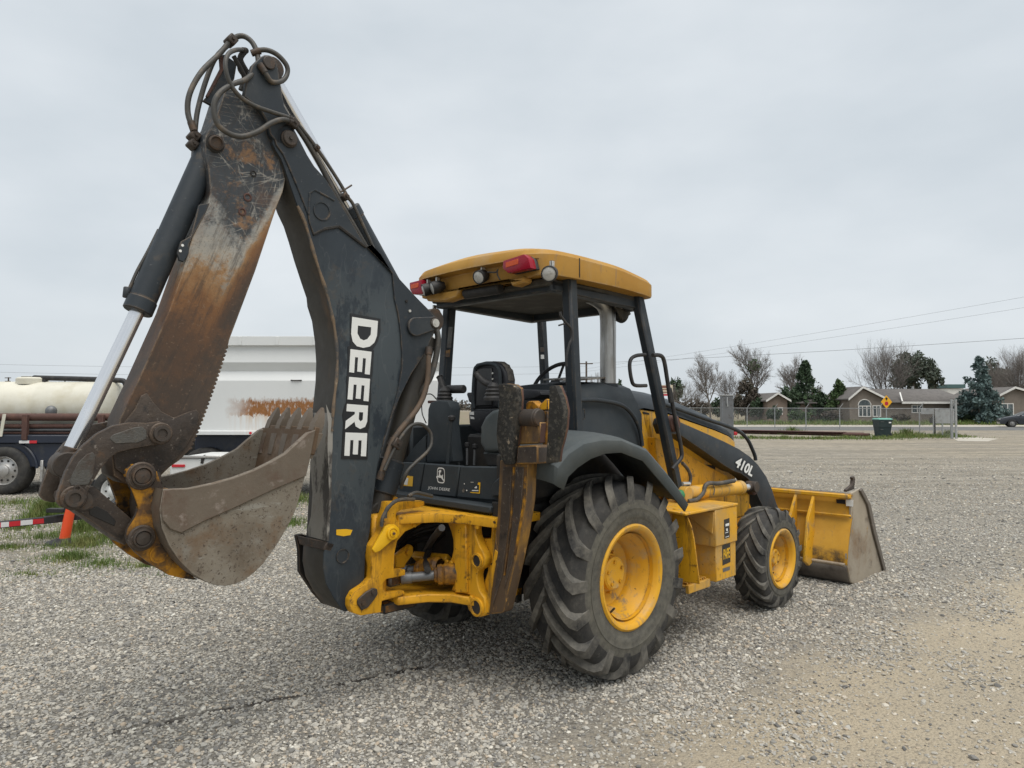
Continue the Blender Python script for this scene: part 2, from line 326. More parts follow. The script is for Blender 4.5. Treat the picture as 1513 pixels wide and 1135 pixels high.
# ------------------------------------------------------------------ photo pixels to places
TH = R(45); U = Vector((math.cos(TH), math.sin(TH), 0)); V = Vector((-math.sin(TH), math.cos(TH), 0)); ORG = Vector((.0525, 5.327, -.058))
def ray(px, py):
    a = (px-IW/2)/F; b = -(py-IH/2)/F
    return Vector((a, math.cos(PIT)-b*math.sin(PIT), math.sin(PIT)+b*math.cos(PIT)))
CAMW = Vector((0, 0, CZ)); _c = CAMW-ORG; CM = Vector((_c.dot(U), _c.dot(V), _c.z))
def mp_(p, ax, val):
    """pixel -> point of the machine's own frame on the plane ax=val"""
    d = ray(*p); d = Vector((d.dot(U), d.dot(V), d.z)); i = 'xyz'.index(ax); return CM + d*((val-CM[i])/d[i])
def gw(px, py, z=0.0):
    """pixel -> world point on the level z"""
    d = ray(px, py); return CAMW + d*((z-CZ)/d.z)
def dw(px, py, dist):
    """pixel -> world point at depth dist (y = dist)"""
    d = ray(px, py); return CAMW + d*(dist/d.y)
Z = dict(a=(160,30,3.7825),b=(60,300,3.7825),c=(40,580,3.2891),d=(400,180,3.7833),e=(420,440,4.0536),f=(420,680,3.7825),g=(580,350,3.6024),h=(580,520,4.7281),
         i=(760,620,2.8367),j=(860,540,3.7833),k=(1000,640,4.0529),l=(960,470,2.736),m=(1240,490,5.5421),n=(0,480,2.988),o=(590,360,7.565),p=(780,360,7.565),
         q=(540,720,5.6727),r=(700,550,7.565),s=(1080,500,6.8773),t=(0,530,7.565),u=(250,480,5.1609),v=(560,480,5.157),x=(0,0,1))
def T(k, *pts): a, b, c = Z[k]; return [(a+x/c, b+y/c) for x, y in pts]
def Y(y, k, *pts): return [mp_(p, 'y', y) for p in T(k, *pts)]
def X(x, k, *pts): return [mp_(p, 'x', x) for p in T(k, *pts)]
def mm(px_len, pt): return px_len*((pt-CM).length)/F

# ================================================================== BACKHOE LOADER
root = empty('backhoe_loader', ORG, TH)
tag(root, 'yellow and charcoal backhoe loader with raised boom, open canopy and front bucket', 'backhoe loader')
def L3(pts): return [Vector(p) for p in pts]

# ---- boom
def boom():
    w_ = .12
    out = T('d', (426-426, 0))  # placeholder replaced below
    pts = T('d', (10,120),(12,70),(35,30),(75,8),(115,15),(140,60),(160,105),(200,180),(240,245),(300,310),(345,380),(440,535),(530,690),(620,775),(700,855),(820,985),(905,1070)) \
        + T('e', (905,110),(915,150),(905,195),(840,340),(760,460),(700,580),(640,720),(600,850),(560,1000)) \
        + T('f', (490,290),(480,400),(455,520),(450,640),(440,740),(400,820),(345,850),(320,830),(280,775),(235,690),(218,600),(222,520),(240,455),(255,200)) \
        + T('e', (282,1000),(283,850),(292,700),(312,500),(316,380),(308,250),(290,120),(262,30)) \
        + T('d', (315,960),(285,870),(245,745),(215,640),(185,545),(150,470),(115,370),(85,280),(60,210),(28,160))
    P = [mp_(p, 'y', -w_) for p in pts]
    b = MB(); b.prism(P, (0, 2*w_, 0), 'boom', .008, 2, side='boom_under'); o = b.obj('boom', root)
    # raised side plates welded on the near face
    b = MB()
    tip = Y(-w_, 'd', (14,80),(36,36),(76,14),(114,20),(138,66),(200,188),(240,252),(300,318),(345,388),(530,700),(380,585),(300,598),(235,632),(210,560),(205,520),(150,380),(95,250),(62,180),(25,130))
    b.prism([p+Vector((0, -.010, 0)) for p in tip], (0, .011, 0), 'char', .003)
    strip = Y(-w_, 'd', (534,700),(620,785),(700,865),(820,995),(898,1075)) + Y(-w_, 'e', (898,120),(905,150),(896,195),(835,335),(755,455),(695,575),(636,715),(596,845),(575,930),(600,820),(640,690),(675,560),(698,430),(700,330),(690,200),(675,90),(655,10)) + Y(-w_, 'd', (675,850),(610,745),(560,690))
    b.prism([p+Vector((0, -.011, 0)) for p in strip], (0, .012, 0), 'char', .003)
    b.obj('side_plate', o)
    b = MB()   # worn rear corner of the boom, a proud weld bead
    cor = Y(-w_-.002, 'd', (150,470),(185,545),(215,640),(245,745),(285,870),(315,960),(345,1090)) + Y(-w_-.002, 'e', (300,170),(316,300),(318,400),(312,500),(300,600),(292,700),(286,800))
    b.tube(cor, lambda t: .007+.004*math.sin(t*23)**2, 'boom_edge', 6, 3); b.obj('weld_bead', o)
    b = MB()   # scraped patch low on the rear face and corner
    sc_ = Y(-w_, 'e', (250,640),(290,740),(288,900),(283,1010)) + Y(-w_, 'f', (262,200),(248,450),(236,452),(240,330),(250,220)) + Y(-w_, 'e', (262,1010),(258,880),(262,760))
    b.prism([p+Vector((0, -.003, 0)) for p in sc_], (0, .003, 0), 'bare', 0)
    # the same scrape wrapping over the rear face
    n_ = Y(-w_, 'e', (292,690),(286,800),(283,900),(282,1000)) + Y(-w_, 'f', (255,200),(247,330),(240,450))
    rows = []
    for k, p in enumerate(n_):
        dx = Vector((-.006, 0, 0)); rows.append([p+dx, p+dx+Vector((0, .11+.07*math.sin(k*1.3), 0)), p+dx+Vector((0, .20+.03*math.cos(k*2.1), 0))])
    b.loft(rows, 'bare'); b.obj('scraped_patch', o)
    # lower fork
    b = MB()
    led = Y(-w_, 'f', (240,455),(215,500)); ledf = Y(w_+.04, 'f', (70,420),(85,470))
    b.raw([led[0], led[1], ledf[1], ledf[0], led[0]+Vector((.05, 0, -.02)), led[1]+Vector((.05, 0, -.02)), ledf[1]+Vector((.05, 0, -.02)), ledf[0]+Vector((.05, 0, -.02))],
          [(0,1,2,3),(7,6,5,4),(0,4,5,1),(1,5,6,2),(2,6,7,3),(3,7,4,0)], 'cast', .004)
    far = Y(w_+.05, 'f', (66,420),(100,412),(225,455),(255,740),(290,822),(220,805),(165,745),(85,625),(82,500))
    b.prism(far, (0, .03, 0), 'dark', .004); b.obj('fork', o)
    # pivot and emboss details
    def boss(name, k, c, r, h, m, m2=None, r2=.6, y=-w_, pm='pin'):
        p = Y(y, k, c)[0]; rr = mm(r/Z[k][2], p); b = MB()
        b.cyl(p, p+Vector((0, -h, 0)), rr, m, n=28, bevel=.004)
        b.cyl(p+Vector((0, -h, 0)), p+Vector((0, -h-.012, 0)), rr*r2, pm, n=24, bevel=.004)
        if m2: b.cyl(p+Vector((0, -h-.012, 0)), p+Vector((0, -h-.022, 0)), rr*.22, m2, n=8)
        return b.obj(name, o)
    boss('pivot_pin', 'd', (97,100), 44, .022, 'pin', 'pin', .85)
    boss('cylinder_pin', 'e', (885,155), 40, .03, 'pin', None, .72, pm='silver')
    p = Y(-w_-.012, 'e', (780,175))[0]; q = Y(-w_-.012, 'e', (885,155))[0]; b = MB(); rr = mm(56/4.05, p)
    d = (q-p).normalized(); s_ = Vector((-d.z, 0, d.x)); pl = []
    for k in range(13): a = math.pi*(k/12)+math.pi/2; pl.append(p+(d*math.cos(a)+s_*math.sin(a))*rr)
    for k in range(13): a = math.pi*(k/12)-math.pi/2; pl.append(q+(d*math.cos(a)+s_*math.sin(a))*rr*.72)
    b.prism(pl, (0, -.018, 0), 'char', .004); b.obj('pin_retainer', o)
    for c, r in (((285,500), 47),):
        p = Y(-w_-.010, 'd', c)[0]; rr = mm(r/3.78, p); b = MB()
        b.lathe([(rr*1.06, 0), (rr*1.04, -.006), (rr*.94, -.006), (rr*.90, .0025)], p, (0, 1, 0), 'char', 40); b.cyl(p+Vector((0, -.001, 0)), p+Vector((0, .004, 0)), rr*.92, 'char', n=40); b.obj('boss_ring', o)
    b = MB()   # chevron ribs
    b.tube(Y(-w_-.011, 'd', (212,515),(218,400),(245,380),(355,440)), .006, 'char', 6, smooth=False)
    b.tube(Y(-w_-.004, 'd', (238,632),(300,602),(380,588),(532,702)), .007, 'dark', 6, smooth=False); b.obj('weld_rib', o)
    p = Y(-w_-.001, 'f', (325,535))[0]; b = MB(); rr = mm(38/3.78, p); b.lathe([(rr, 0), (rr*1.02, -.007), (rr*.93, -.007), (rr*.9, -.002), (.001, -.002)], p, (0, 1, 0), 'char', 36); b.obj('boss_ring', o)
    for c in ((757,1003), (775,1058)):
        b = MB(); p = Y(-w_-.011, 'd', c)[0]; b.cyl(p, p+Vector((0, -.008, 0)), .009, 'silver' if c[1] > 1020 else 'dark', n=10); b.obj('bolt', o)
    b = MB(); yl = Y(-w_, 'f', (290,388),(345,385),(380,390),(368,418),(330,425),(290,418)); b.prism([p+Vector((0, -.003, 0)) for p in yl], (0, .003, 0), 'yel_bright', 0); b.obj('tape_patch', o)
    # lettering
    b = MB(); bk = Y(-w_, 'e', (393,93),(575,126),(574,205),(558,262),(528,312),(536,315),(526,470),(519,476),(518,632),(512,640),(508,780),(502,790),(497,968),(340,965),(350,795),(352,745),(346,700),(362,640),(370,628),(372,468),(378,462),(380,292),(393,286))
    b.prism([p+Vector((0, -.0035, 0)) for p in bk], (0, .0035, 0), 'blk_decal', 0); b.obj('lettering_backing', o)
    Eg = [[(0,0),(1,0),(1,.24),(.32,.24),(.32,.385),(.93,.385),(.93,.615),(.32,.615),(.32,.76),(1,.76),(1,1),(0,1)]]
    h_ = [(0,0),(.55,0),(.8,.08),(.95,.25),(1,.5),(.74,.5),(.69,.36),(.52,.24),(.26,.24),(.26,.5),(0,.5)]
    Dg = [h_, [(a, 1-c) for a, c in h_][::-1]]
    Rg = [[(0,0),(.3,0),(.3,.4),(0,.4)], [(0,.4),(.68,.4),(.9,.48),(1,.7),(.9,.92),(.68,1),(0,1)][:0] or [(0,.4),(.3,.4),(.3,1),(0,1)],
          [(.3,1),(.68,1),(.9,.92),(1,.7),(.9,.48),(.68,.4),(.3,.4),(.3,.6),(.6,.6),(.69,.7),(.6,.79),(.3,.79)], [(.40,.4),(.72,.4),(1.04,0),(.70,0)]]
    for G, c in ((Dg, ((404,115),(558,140),(393,299),(547,302))), (Eg, ((394,308),(520,324),(386,446),(509,461))), (Eg, ((386,474),(511,486),(376,608),(502,621))),
                 (Rg, ((373,636),(499,646),(362,782),(491,788))), (Eg, ((364,807),(494,811),(357,946),(487,950)))):
        b = MB()
        for g in G:
            pl = []
            for s_, h in g:
                x0 = c[0][0]*(1-h)+c[1][0]*h; y0 = c[0][1]*(1-h)+c[1][1]*h; x1 = c[2][0]*(1-h)+c[3][0]*h; y1 = c[2][1]*(1-h)+c[3][1]*h
                pl.append((x0*(1-s_)+x1*s_, y0*(1-s_)+y1*s_))
            b.prism([p+Vector((0, -.0055, 0)) for p in Y(-w_, 'e', *pl)], (0, .0015, 0), 'white', 0)
        b.obj('letter', o)
    return o
boom_o = boom()

def piston(name, p0, p1, p2, r, rr, mb='char', extras=None):
    """barrel p0-p1, rod p1-p2"""
    p0, p1, p2 = Vector(p0), Vector(p1), Vector(p2); d = (p1-p0).normalized()
    e = empty(name, parent=root)
    b = MB(); b.cyl(p0, p1, r, mb, n=32, bevel=.004); b.cyl(p1-d*.06, p1+d*.012, r*1.07, mb, n=32, bevel=.006); b.obj('barrel', e)
    b = MB(); b.cyl(p1, p2, rr, 'chrome', n=28); b.obj('rod', e)
    b = MB(); b.cyl(p2-d*.03, p2+d*.05, rr*1.15, 'pin', n=20, bevel=.004); b.cyl(p2+d*.05+Vector((0, .05, 0)), p2+d*.05-Vector((0, .05, 0)), rr*1.7, 'pin', n=24, bevel=.004); b.obj('rod_eye', e)
    b = MB(); b.cyl(p0+Vector((0, .06, 0)), p0-Vector((0, .06, 0)), r*1.05, mb, n=24, bevel=.005); b.obj('base_eye', e)
    return e
# bucket cylinder, on the rear of the stick
pb0 = Y(0, 'a', (575,700))[0]; pb1 = Y(0, 'b', (545,598))[0]; pb2 = Y(0, 'c', (205,300))[0]
piston('bucket_cylinder', pb0, pb1, pb2, .064, .034)
# dipper cylinder lying on the boom
pd0 = Y(.0, 'x', (612,483))[0]; pd1 = Y(.0, 'x', (516,310))[0]; pd2 = Y(.0, 'a', (930,330))[0]
piston('dipper_cylinder', pd0, pd1, pd2, .066, .036)
# boom cylinder between boom and swing casting
pc2 = Y(0, 'x', (633,484))[0]; pc1 = Y(0, 'x', (592,640))[0]; pc0 = Y(0, 'x', (556,758))[0]
e_ = piston('boom_cylinder', pc0, pc0+(pc2-pc0)*.93, pc2, .075, .045, 'boom_under')
b = MB(); d_ = (pc2-pc0).normalized()
b.cyl(pc0+d_*.12, pc0+d_*.34, .088, 'char', n=30, bevel=.008); b.cyl(pc0+d_*.06, pc0+d_*.12, .065, 'char', n=30, bevel=.006); b.obj('cylinder_gland', e_)

# ---- dipperstick
def dipper():
    w_ = .095
    right = [(1050,770)]
    A = Vector((*T('b', (1048,800))[0], 0)); B = Vector((*T('c', (795,285))[0], 0)); saw = []
    n = 26
    for k in range(n):
        for f_, o_ in ((.0, 0), (.25, 1.5), (.55, 1.5), (.8, -2.2)):
            t = (k+f_)/n; p = A.lerp(B, t); p.x += math.sin(t*math.pi)*2.0 + o_; saw.append((p.x, p.y))
    pts = T('a', (655,385),(700,380),(760,430),(850,500),(872,545),(890,640),(915,690),(940,740),(975,830),(990,890),(975,960)) + T('b', (1320,20),(1200,380),(1055,765)) + saw \
        + T('c', (740,330),(690,365),(640,415),(600,450),(480,445),(420,405),(412,310),(440,200),(452,130)) + T('b', (480,1130),(560,960),(720,600),(790,400),(850,190),(935,20)) \
        + T('a', (572,960),(560,830),(540,740),(545,650),(600,560),(625,480))
    P = [mp_(p, 'y', -w_) for p in pts]; b = MB(); b.prism(P, (0, 2*w_, 0), 'dipper', .004, 1, side='dipper'); o = b.obj('dipperstick', root)
    # top lug that carries the dipper cylinder
    for y in (-w_-.035, w_+.01):
        b = MB(); lug = Y(y, 'a', (850,205),(875,193),(905,195),(930,212),(945,245),(960,330),(985,480),(1022,540),(1040,640),(1010,700),(950,690),(905,640),(885,560),(850,500),(758,425),(770,350),(805,250))
        b.prism(lug, (0, .035, 0), 'char', .005); b.obj('upper_lug', o)
    p = Y(-w_-.035, 'a', (897,240))[0]; b = MB(); b.cyl(p, p+Vector((0, -.012, 0)), .035, 'pin', n=24, bevel=.004); b.cyl(p+Vector((0, 0, 0)), p+Vector((0, .25, 0)), .028, 'pin'); b.obj('upper_pin', o)
    # far guide bracket and left plates
    b = MB(); g1 = Y(.06, 'a', (622,200),(650,190),(720,240),(705,330),(650,390),(575,475),(530,450),(590,380),(640,260)); b.prism(g1, (0, .02, 0), 'char', .003)
    g2 = Y(.05, 'a', (620,205),(640,195),(655,260),(560,430),(545,425),(625,270)); b.prism(g2, (0, .012, 0), 'rusty', .002); b.obj('hose_bracket', o)
    # cast reinforcement at the lower end
    b = MB(); rp = Y(-w_, 'c', (455,160),(520,80),(550,15),(580,2),(605,40),(650,92),(710,122),(775,95),(820,82),(836,105),(822,170),(765,268),(705,338),(645,395),(560,420),(470,400),(425,370),(420,310),(440,220))
    b.prism([p+Vector((0, -.014, 0)) for p in rp], (0, .016, 0), 'cast', .006, 2); b.obj('lower_casting', o)
    # bosses
    def boss(k, c, r, h, name='pivot_pin', y=-w_, ring='cast'):
        p = Y(y, k, c)[0]; rr = mm(r/Z[k][2], p); b = MB(); b.cyl(p, p+Vector((0, -h, 0)), rr, ring, n=30, bevel=.005)
        b.lathe([(rr*.80, -h), (rr*.78, -h-.012), (rr*.62, -h-.016), (rr*.58, -h-.008), (rr*.2, -h-.008), (.001, -h-.008)], p, (0, 1, 0), 'pin', 28); return b.obj(name, o)
    boss('a', (595,690), 46, .012, ring='dark')
    for c, r in (((810,858), 16), ((778,990), 21), ((748,1070), 20)):
        p = Y(-w_, 'a', c)[0]; rr = mm(r/3.78, p); b = MB(); b.lathe([(rr, 0), (rr*1.05, -.004), (rr*.75, -.006), (rr*.5, .001), (.001, .001)], p, (0, 1, 0), 'dark' if r < 18 else 'rusty', 20); b.obj('bolt_hole', o)
    # rear rail bracket with two slots
    b = MB(); br = Y(-w_-.004, 'b', (885,10),(945,0),(920,60),(850,185),(830,230),(828,280),(800,330),(775,320),(765,280),(785,215),(840,185)); b.prism(br, (0, .016, 0), 'char', .002)
    for c in ((793,237), (781,268)):
        p = Y(-w_-.005, 'b', c)[0]; b.cyl(p, p+Vector((0, -.001, 0)), .007, 'white', n=8)
    b.obj('rail_bracket', o)
    return o
dip_o = dipper()

# ---- linkage
ban = [(700,200),(695,168),(668,148),(640,140),(590,148),(500,145),(420,160),(340,200),(270,260),(220,320),(185,390),(168,440),(150,490),(142,530),(165,558),(215,568),(260,548),(290,510),(302,460),(330,420),(360,370),(400,320),(440,292),(520,272),(600,258),(655,250),(690,232)]
for y in (-.17, .135):
    b = MB(); P = [p+Vector((0, y+.17, 0)) for p in Y(-.17, 'c', *ban)]; b.prism(P, (0, .035, 0), 'cast', .006, 2); o = b.obj('guide_link', root)
    if y < 0:
        b = MB()
        for pl in ([(400,225),(420,205),(520,170),(560,165),(583,185),(582,225),(540,245),(430,250)], [(292,300),(320,290),(335,310),(325,400),(300,450),(215,455),(205,430),(250,340)]):
            b.prism([p+Vector((0, .002, 0)) for p in Y(-.175, 'c', *pl)], (0, .006, 0), 'castlight', .003)
        b.obj('cast_panel', o)
        for c, r in (((648,200), 48), ((225,512), 50)):
            p = Y(-.17, 'c', c)[0]; rr = mm(r/3.29, p); b = MB(); b.cyl(p, p+Vector((0, -.014, 0)), rr, 'cast', n=30, bevel=.005)
            b.lathe([(rr*.75, -.014), (rr*.7, -.03), (rr*.45, -.03), (rr*.42, -.022), (.001, -.022)], p, (0, 1, 0), 'pin', 24); b.obj('link_pin', o)
        b = MB(); p = Y(-.185, 'c', (243,465))[0]; b.lathe([(.016, 0), (.016, -.008), (.009, -.008), (.008, 0)], p, (0, 1, 0), 'pin', 14); b.obj('bolt', o)
b = MB(); bl = Y(-.11, 'c', (190,500),(185,530),(230,572),(330,640),(420,705),(478,745),(505,700),(520,640),(515,620),(430,545),(325,455),(290,462),(240,470))
b.prism(bl, (0, .22, 0), 'cast', .008, 2); o = b.obj('bucket_link', root)
b = MB(); b.prism([p for p in Y(-.114, 'c', (300,570),(340,552),(390,580),(432,625),(425,650),(360,620),(305,595))], (0, .006, 0), 'dark', .002); b.obj('cast_panel', o)
b = MB(); p = Y(0, 'c', (225,512))[0]; b.cyl(p+Vector((0, -.16, 0)), p+Vector((0, .17, 0)), .04, 'pin'); q = Y(0, 'c', (205,285))[0]; b.bar(q, p, .08, .09, 'pin', bevel=.01); b.obj('cylinder_clevis', o)

# ---- digging bucket
bk = empty('digging_bucket', parent=root)
HW = .29
shell_px = [(1398,185),(1375,300),(1350,410),(1330,490),(1310,560),(1282,625),(1250,680),(1205,755),(1150,830),(1105,875),(1060,910),(1010,932),(960,940),(915,936),(870,922),(800,880),(740,820),(690,745),(655,660),(645,570),(662,470)]
S = Y(-HW, 'c', *shell_px); cen = sum(S, Vector())/len(S)
for y in (-HW, HW-.02):
    b = MB(); b.prism([p+Vector((0, y+HW, 0)) for p in S[:-1] + Y(-HW, 'c', (662,470),(780,465),(900,440),(1000,412),(1100,375),(1180,335),(1250,295),(1310,240),(1360,195))], (0, .02, 0), 'bucket', .003, side='edge'); b.obj('side_plate', bk)
b = MB(); st = Y(-HW, 'c', (662,472),(700,468),(780,466),(900,442),(1000,414),(1100,377),(1180,337),(1250,297),(1310,242),(1362,196),(1398,180),(1378,290),(1352,405),(1180,478),(1000,562),(850,628),(745,683),(690,662),(655,620),(648,560))
b.prism([p+Vector((0, -.012, 0)) for p in st], (0, .013, 0), 'edge', .004); b.obj('side_cutter', bk)
b = MB(); b.prism([p+Vector((0, 2*HW-.001, 0)) for p in st], (0, .013, 0), 'edge', .004); b.obj('side_cutter', bk)
b = MB(); t_ = .016
def nrm(i):
    d = S[min(i+1, len(S)-1)]-S[max(i-1, 0)]; n = Vector((-d.z, 0, d.x)).normalized(); return n if n.dot(S[i]-cen) < 0 else -n
rows = [[p+Vector((0, .004, 0)), p+Vector((0, 2*HW-.004, 0))] for p in S]
ins = [[p+nrm(i)*t_+Vector((0, .004, 0)), p+nrm(i)*t_+Vector((0, 2*HW-.004, 0))] for i, p in enumerate(S)]
b.loft(rows, 'edge'); b.loft(ins, 'bucket_in'); b.obj('shell', bk, sharp=60)
lip_d = (S[0]-S[2]).normalized(); sid = Vector((0, 1, 0)); nn = lip_d.cross(sid).normalized()
b = MB(); lp = S[1]+nn*.0; b.raw([lp+sid*.0, lp+sid*2*HW, S[0]+lip_d*.02+sid*2*HW, S[0]+lip_d*.02]+[q+nn*-.03 for q in (lp, lp+sid*2*HW, S[0]+lip_d*.02+sid*2*HW, S[0]+lip_d*.02)],
    [(0,1,2,3),(7,6,5,4),(0,4,5,1),(1,5,6,2),(2,6,7,3),(3,7,4,0)], 'bucket_in', .004); b.obj('lip_plate', bk)
for k in range(5):
    y = .035 + k*(2*HW-.07)/4; o0 = S[0]-lip_d*.05+sid*y+nn*-.015; td = (lip_d + Vector((.12, 0, 0))).normalized(); b = MB()
    rows = []
    for t, wy, th in ((-.10, .026, .022), (0, .034, .032), (.04, .036, .034), (.045, .027, .028), (.10, .029, .026), (.15, .022, .015), (.185, .010, .004)):
        c = o0+td*t; rows.append([c-sid*wy-nn*th, c+sid*wy-nn*th, c+sid*wy*.9+nn*th, c-sid*wy*.9+nn*th])
    b.loft(rows, 'edge', True, True); b.obj('tooth', bk, sharp=30)
for y in (-.175, .14):
    b = MB(); er = [p+Vector((0, y+.175, 0)) for p in Y(-.175, 'c', (478,405),(485,375),(515,350),(555,343),(600,352),(632,385),(645,420),(662,462),(700,470),(690,560),(720,640),(745,690),(730,760),(790,880),(830,912),(760,905),(690,888),(600,835),(530,780),(492,735),(482,700),(490,665),(530,600),(542,560),(512,480))]
    b.prism(er, (0, .035, 0), 'yel_worn', .006, 2, side='cast'); o = b.obj('ear', bk)
    if y < 0:
        for c, r in (((553,405), 60), ((555,706), 55)):
            p = Y(y, 'c', c)[0]; rr = mm(r/3.29, p); b = MB(); b.cyl(p, p+Vector((0, -.016, 0)), rr, 'cast', n=32, bevel=.006)
            b.lathe([(rr*.72, -.016), (rr*.70, -.034), (rr*.60, -.036), (rr*.55, -.026), (rr*.5, -.030), (.001, -.034)], p, (0, 1, 0), 'pin', 28); b.obj('ear_pin', o)
        b = MB(); p = Y(y, 'c', (640,785))[0]; rr = .035; b.lathe([(rr*1.25, 0), (rr*1.2, -.008), (rr, -.008), (rr*.95, -.002), (.001, -.002)], p, (0, 1, 0), 'yel_worn', 28); b.obj('ear_boss', o)
b = MB(); p = Y(0, 'c', (555,706))[0]; b.cyl(p+Vector((0, -.17, 0)), p+Vector((0, .17, 0)), .035, 'pin'); b.obj('pivot_shaft', bk); b = MB(); p = Y(0, 'c', (553,405))[0]; b.cyl(p+Vector((0, -.17, 0)), p+Vector((0, .17, 0)), .038, 'pin'); b.obj('pivot_shaft', bk)

# ---- hoses at the stick head
hs = [('hydraulic_hose', 0.0143, [(-.02,'a',(480,620)),(-.0,'a',(445,520)),(0,'a',(455,410)),(0,'a',(520,290)),(.02,'a',(620,190)),(.02,'a',(690,110)),(0,'a',(750,88)),(-.03,'a',(805,125)),(-.06,'a',(835,200)),(-.09,'a',(830,270)),(-.14,'a',(770,330)),(-.16,'a',(690,360)),(-.17,'a',(620,410)),(-.17,'a',(590,480)),(-.17,'a',(605,570)),(-.17,'a',(660,625)),(-.17,'a',(740,650)),(-.17,'a',(830,625)),(-.17,'a',(910,575)),(-.16,'a',(980,555)),(-.14,'a',(1045,580))]),
      ('hydraulic_hose', 0.0134, [(.03,'a',(485,615)),(.05,'a',(500,500)),(.06,'a',(545,340)),(.06,'a',(600,210)),(.04,'a',(680,130))]),
      ('hydraulic_hose', 0.0118, [(.0,'a',(770,170)),(-.08,'a',(720,165)),(-.15,'a',(670,190)),(-.17,'a',(655,260)),(-.17,'a',(680,350)),(-.17,'a',(730,420)),(-.17,'a',(810,475)),(-.16,'a',(920,515)),(-.15,'a',(1010,545)),(-.14,'a',(1050,570))]),
      ('hydraulic_hose', 0.0134, [(-.05,'a',(800,185)),(-.08,'a',(870,165)),(-.1,'a',(940,190)),(-.11,'a',(995,250)),(-.11,'a',(1000,300)),(-.12,'a',(970,340)),(-.14,'a',(915,345)),(-.15,'a',(880,300)),(-.14,'a',(845,245))]),
      ('hydraulic_hose', 0.0134, [(.02,'a',(740,200)),(.03,'a',(735,270)),(.0,'a',(760,320)),(0,'a',(740,390))]),
      ('hydraulic_hose', 0.0151, [(-.09,'a',(1045,585)),(-.09,'a',(1110,680)),(-.09,'a',(1180,800)),(-.09,'a',(1240,920)),(-.09,'a',(1290,1010)),(-.09,'d',(440,540)),(-.09,'d',(540,710))]),
      ('hydraulic_hose', 0.0101, [(-.1,'a',(1060,580)),(-.1,'a',(1140,680)),(-.1,'a',(1230,810)),(-.1,'a',(1300,920)),(-.1,'a',(1340,990)),(-.1,'d',(470,480)),(-.1,'d',(580,720))]),
      ('hydraulic_hose', 0.0084, [(.02,'b',(660,150)),(.02,'b',(600,270)),(.02,'b',(540,380)),(.02,'b',(500,470)),(.02,'b',(480,510))]),
      ('hydraulic_hose', 0.0202, [(-.08,'v',(440,40)),(-.1,'v',(450,120)),(-.1,'v',(430,260)),(-.1,'v',(390,400)),(-.08,'v',(330,500)),(-.02,'v',(270,590))]),
      ('hydraulic_hose', 0.0168, [(-.16,'v',(380,170)),(-.17,'v',(378,260)),(-.17,'v',(372,400)),(-.17,'v',(345,530)),(-.17,'v',(290,640)),(-.17,'v',(220,730)),(-.16,'v',(140,830)),(-.15,'v',(90,920)),(-.14,'v',(40,1060)),(-.13,'v',(5,1180))]),
      ('hydraulic_hose', 0.0109, [(-.16,'v',(40,1110)),(-.17,'v',(110,960)),(-.18,'v',(180,840)),(-.18,'v',(250,765)),(-.18,'v',(330,760)),(-.18,'v',(390,820)),(-.19,'v',(400,900)),(-.2,'v',(370,965)),(-.2,'v',(290,1040)),(-.2,'v',(220,1110)),(-.18,'v',(185,1180)),(-.14,'v',(170,1240))])]
for i, (nm, r, pp) in enumerate(hs):
    b = MB(); pts = [mp_(T(k, c)[0], 'y', y) for y, k, c in pp]; b.tube(pts, r, 'hose_brown' if i == 9 else 'hose', 10, 5)
    if i in (0, 2, 3, 9):
        for a, c in ((pts[0], pts[1]), (pts[-1], pts[-2])): b.cyl(a, a+(c-a).normalized()*.05, r*1.35, 'pin', n=10)
    b.obj(nm, root)
for k, c, y, s_ in (('a', (1030,580), -.13, .05), ('a', (1160,715), -.09, .035), ('a', (478,650), 0, .05), ('a', (685,115), .03, .05), ('v', (120,905), -.15, .06), ('d', (412,420), -.09, .04), ('a', (470,695), 0, .045)):
    b = MB(); p = Y(y, k, c)[0]; b.box(p, (s_, s_*1.3, s_), 'pin', Matrix.Rotation(.6, 3, 'Y'), .006); b.cyl(p+Vector((0, -s_*.6, 0)), p+Vector((0, -s_*.9, 0)), .009, 'pin', n=6); b.obj('hose_clamp', root)
b = MB(); b.tube(Y(-.1, 'a', (1300,960),(1360,922)), .006, 'pin', 6); b.obj('pipe_fitting', root); b = MB(); b.tube(Y(-.05, 'a', (700,200),(740,270),(770,330)), .013, 'dark', 8); b.obj('pipe_fitting', root); b = MB(); b.tube(Y(-.02, 'a', (770,165),(740,205),(745,240),(780,300)), .016, 'dark', 8); b.obj('pipe_fitting', root)
b = MB(); b.cyl(*Y(.02, 'b', (485,470),(478,530)), .018, 'char', n=12, bevel=.004); b.obj('hose_elbow', root)

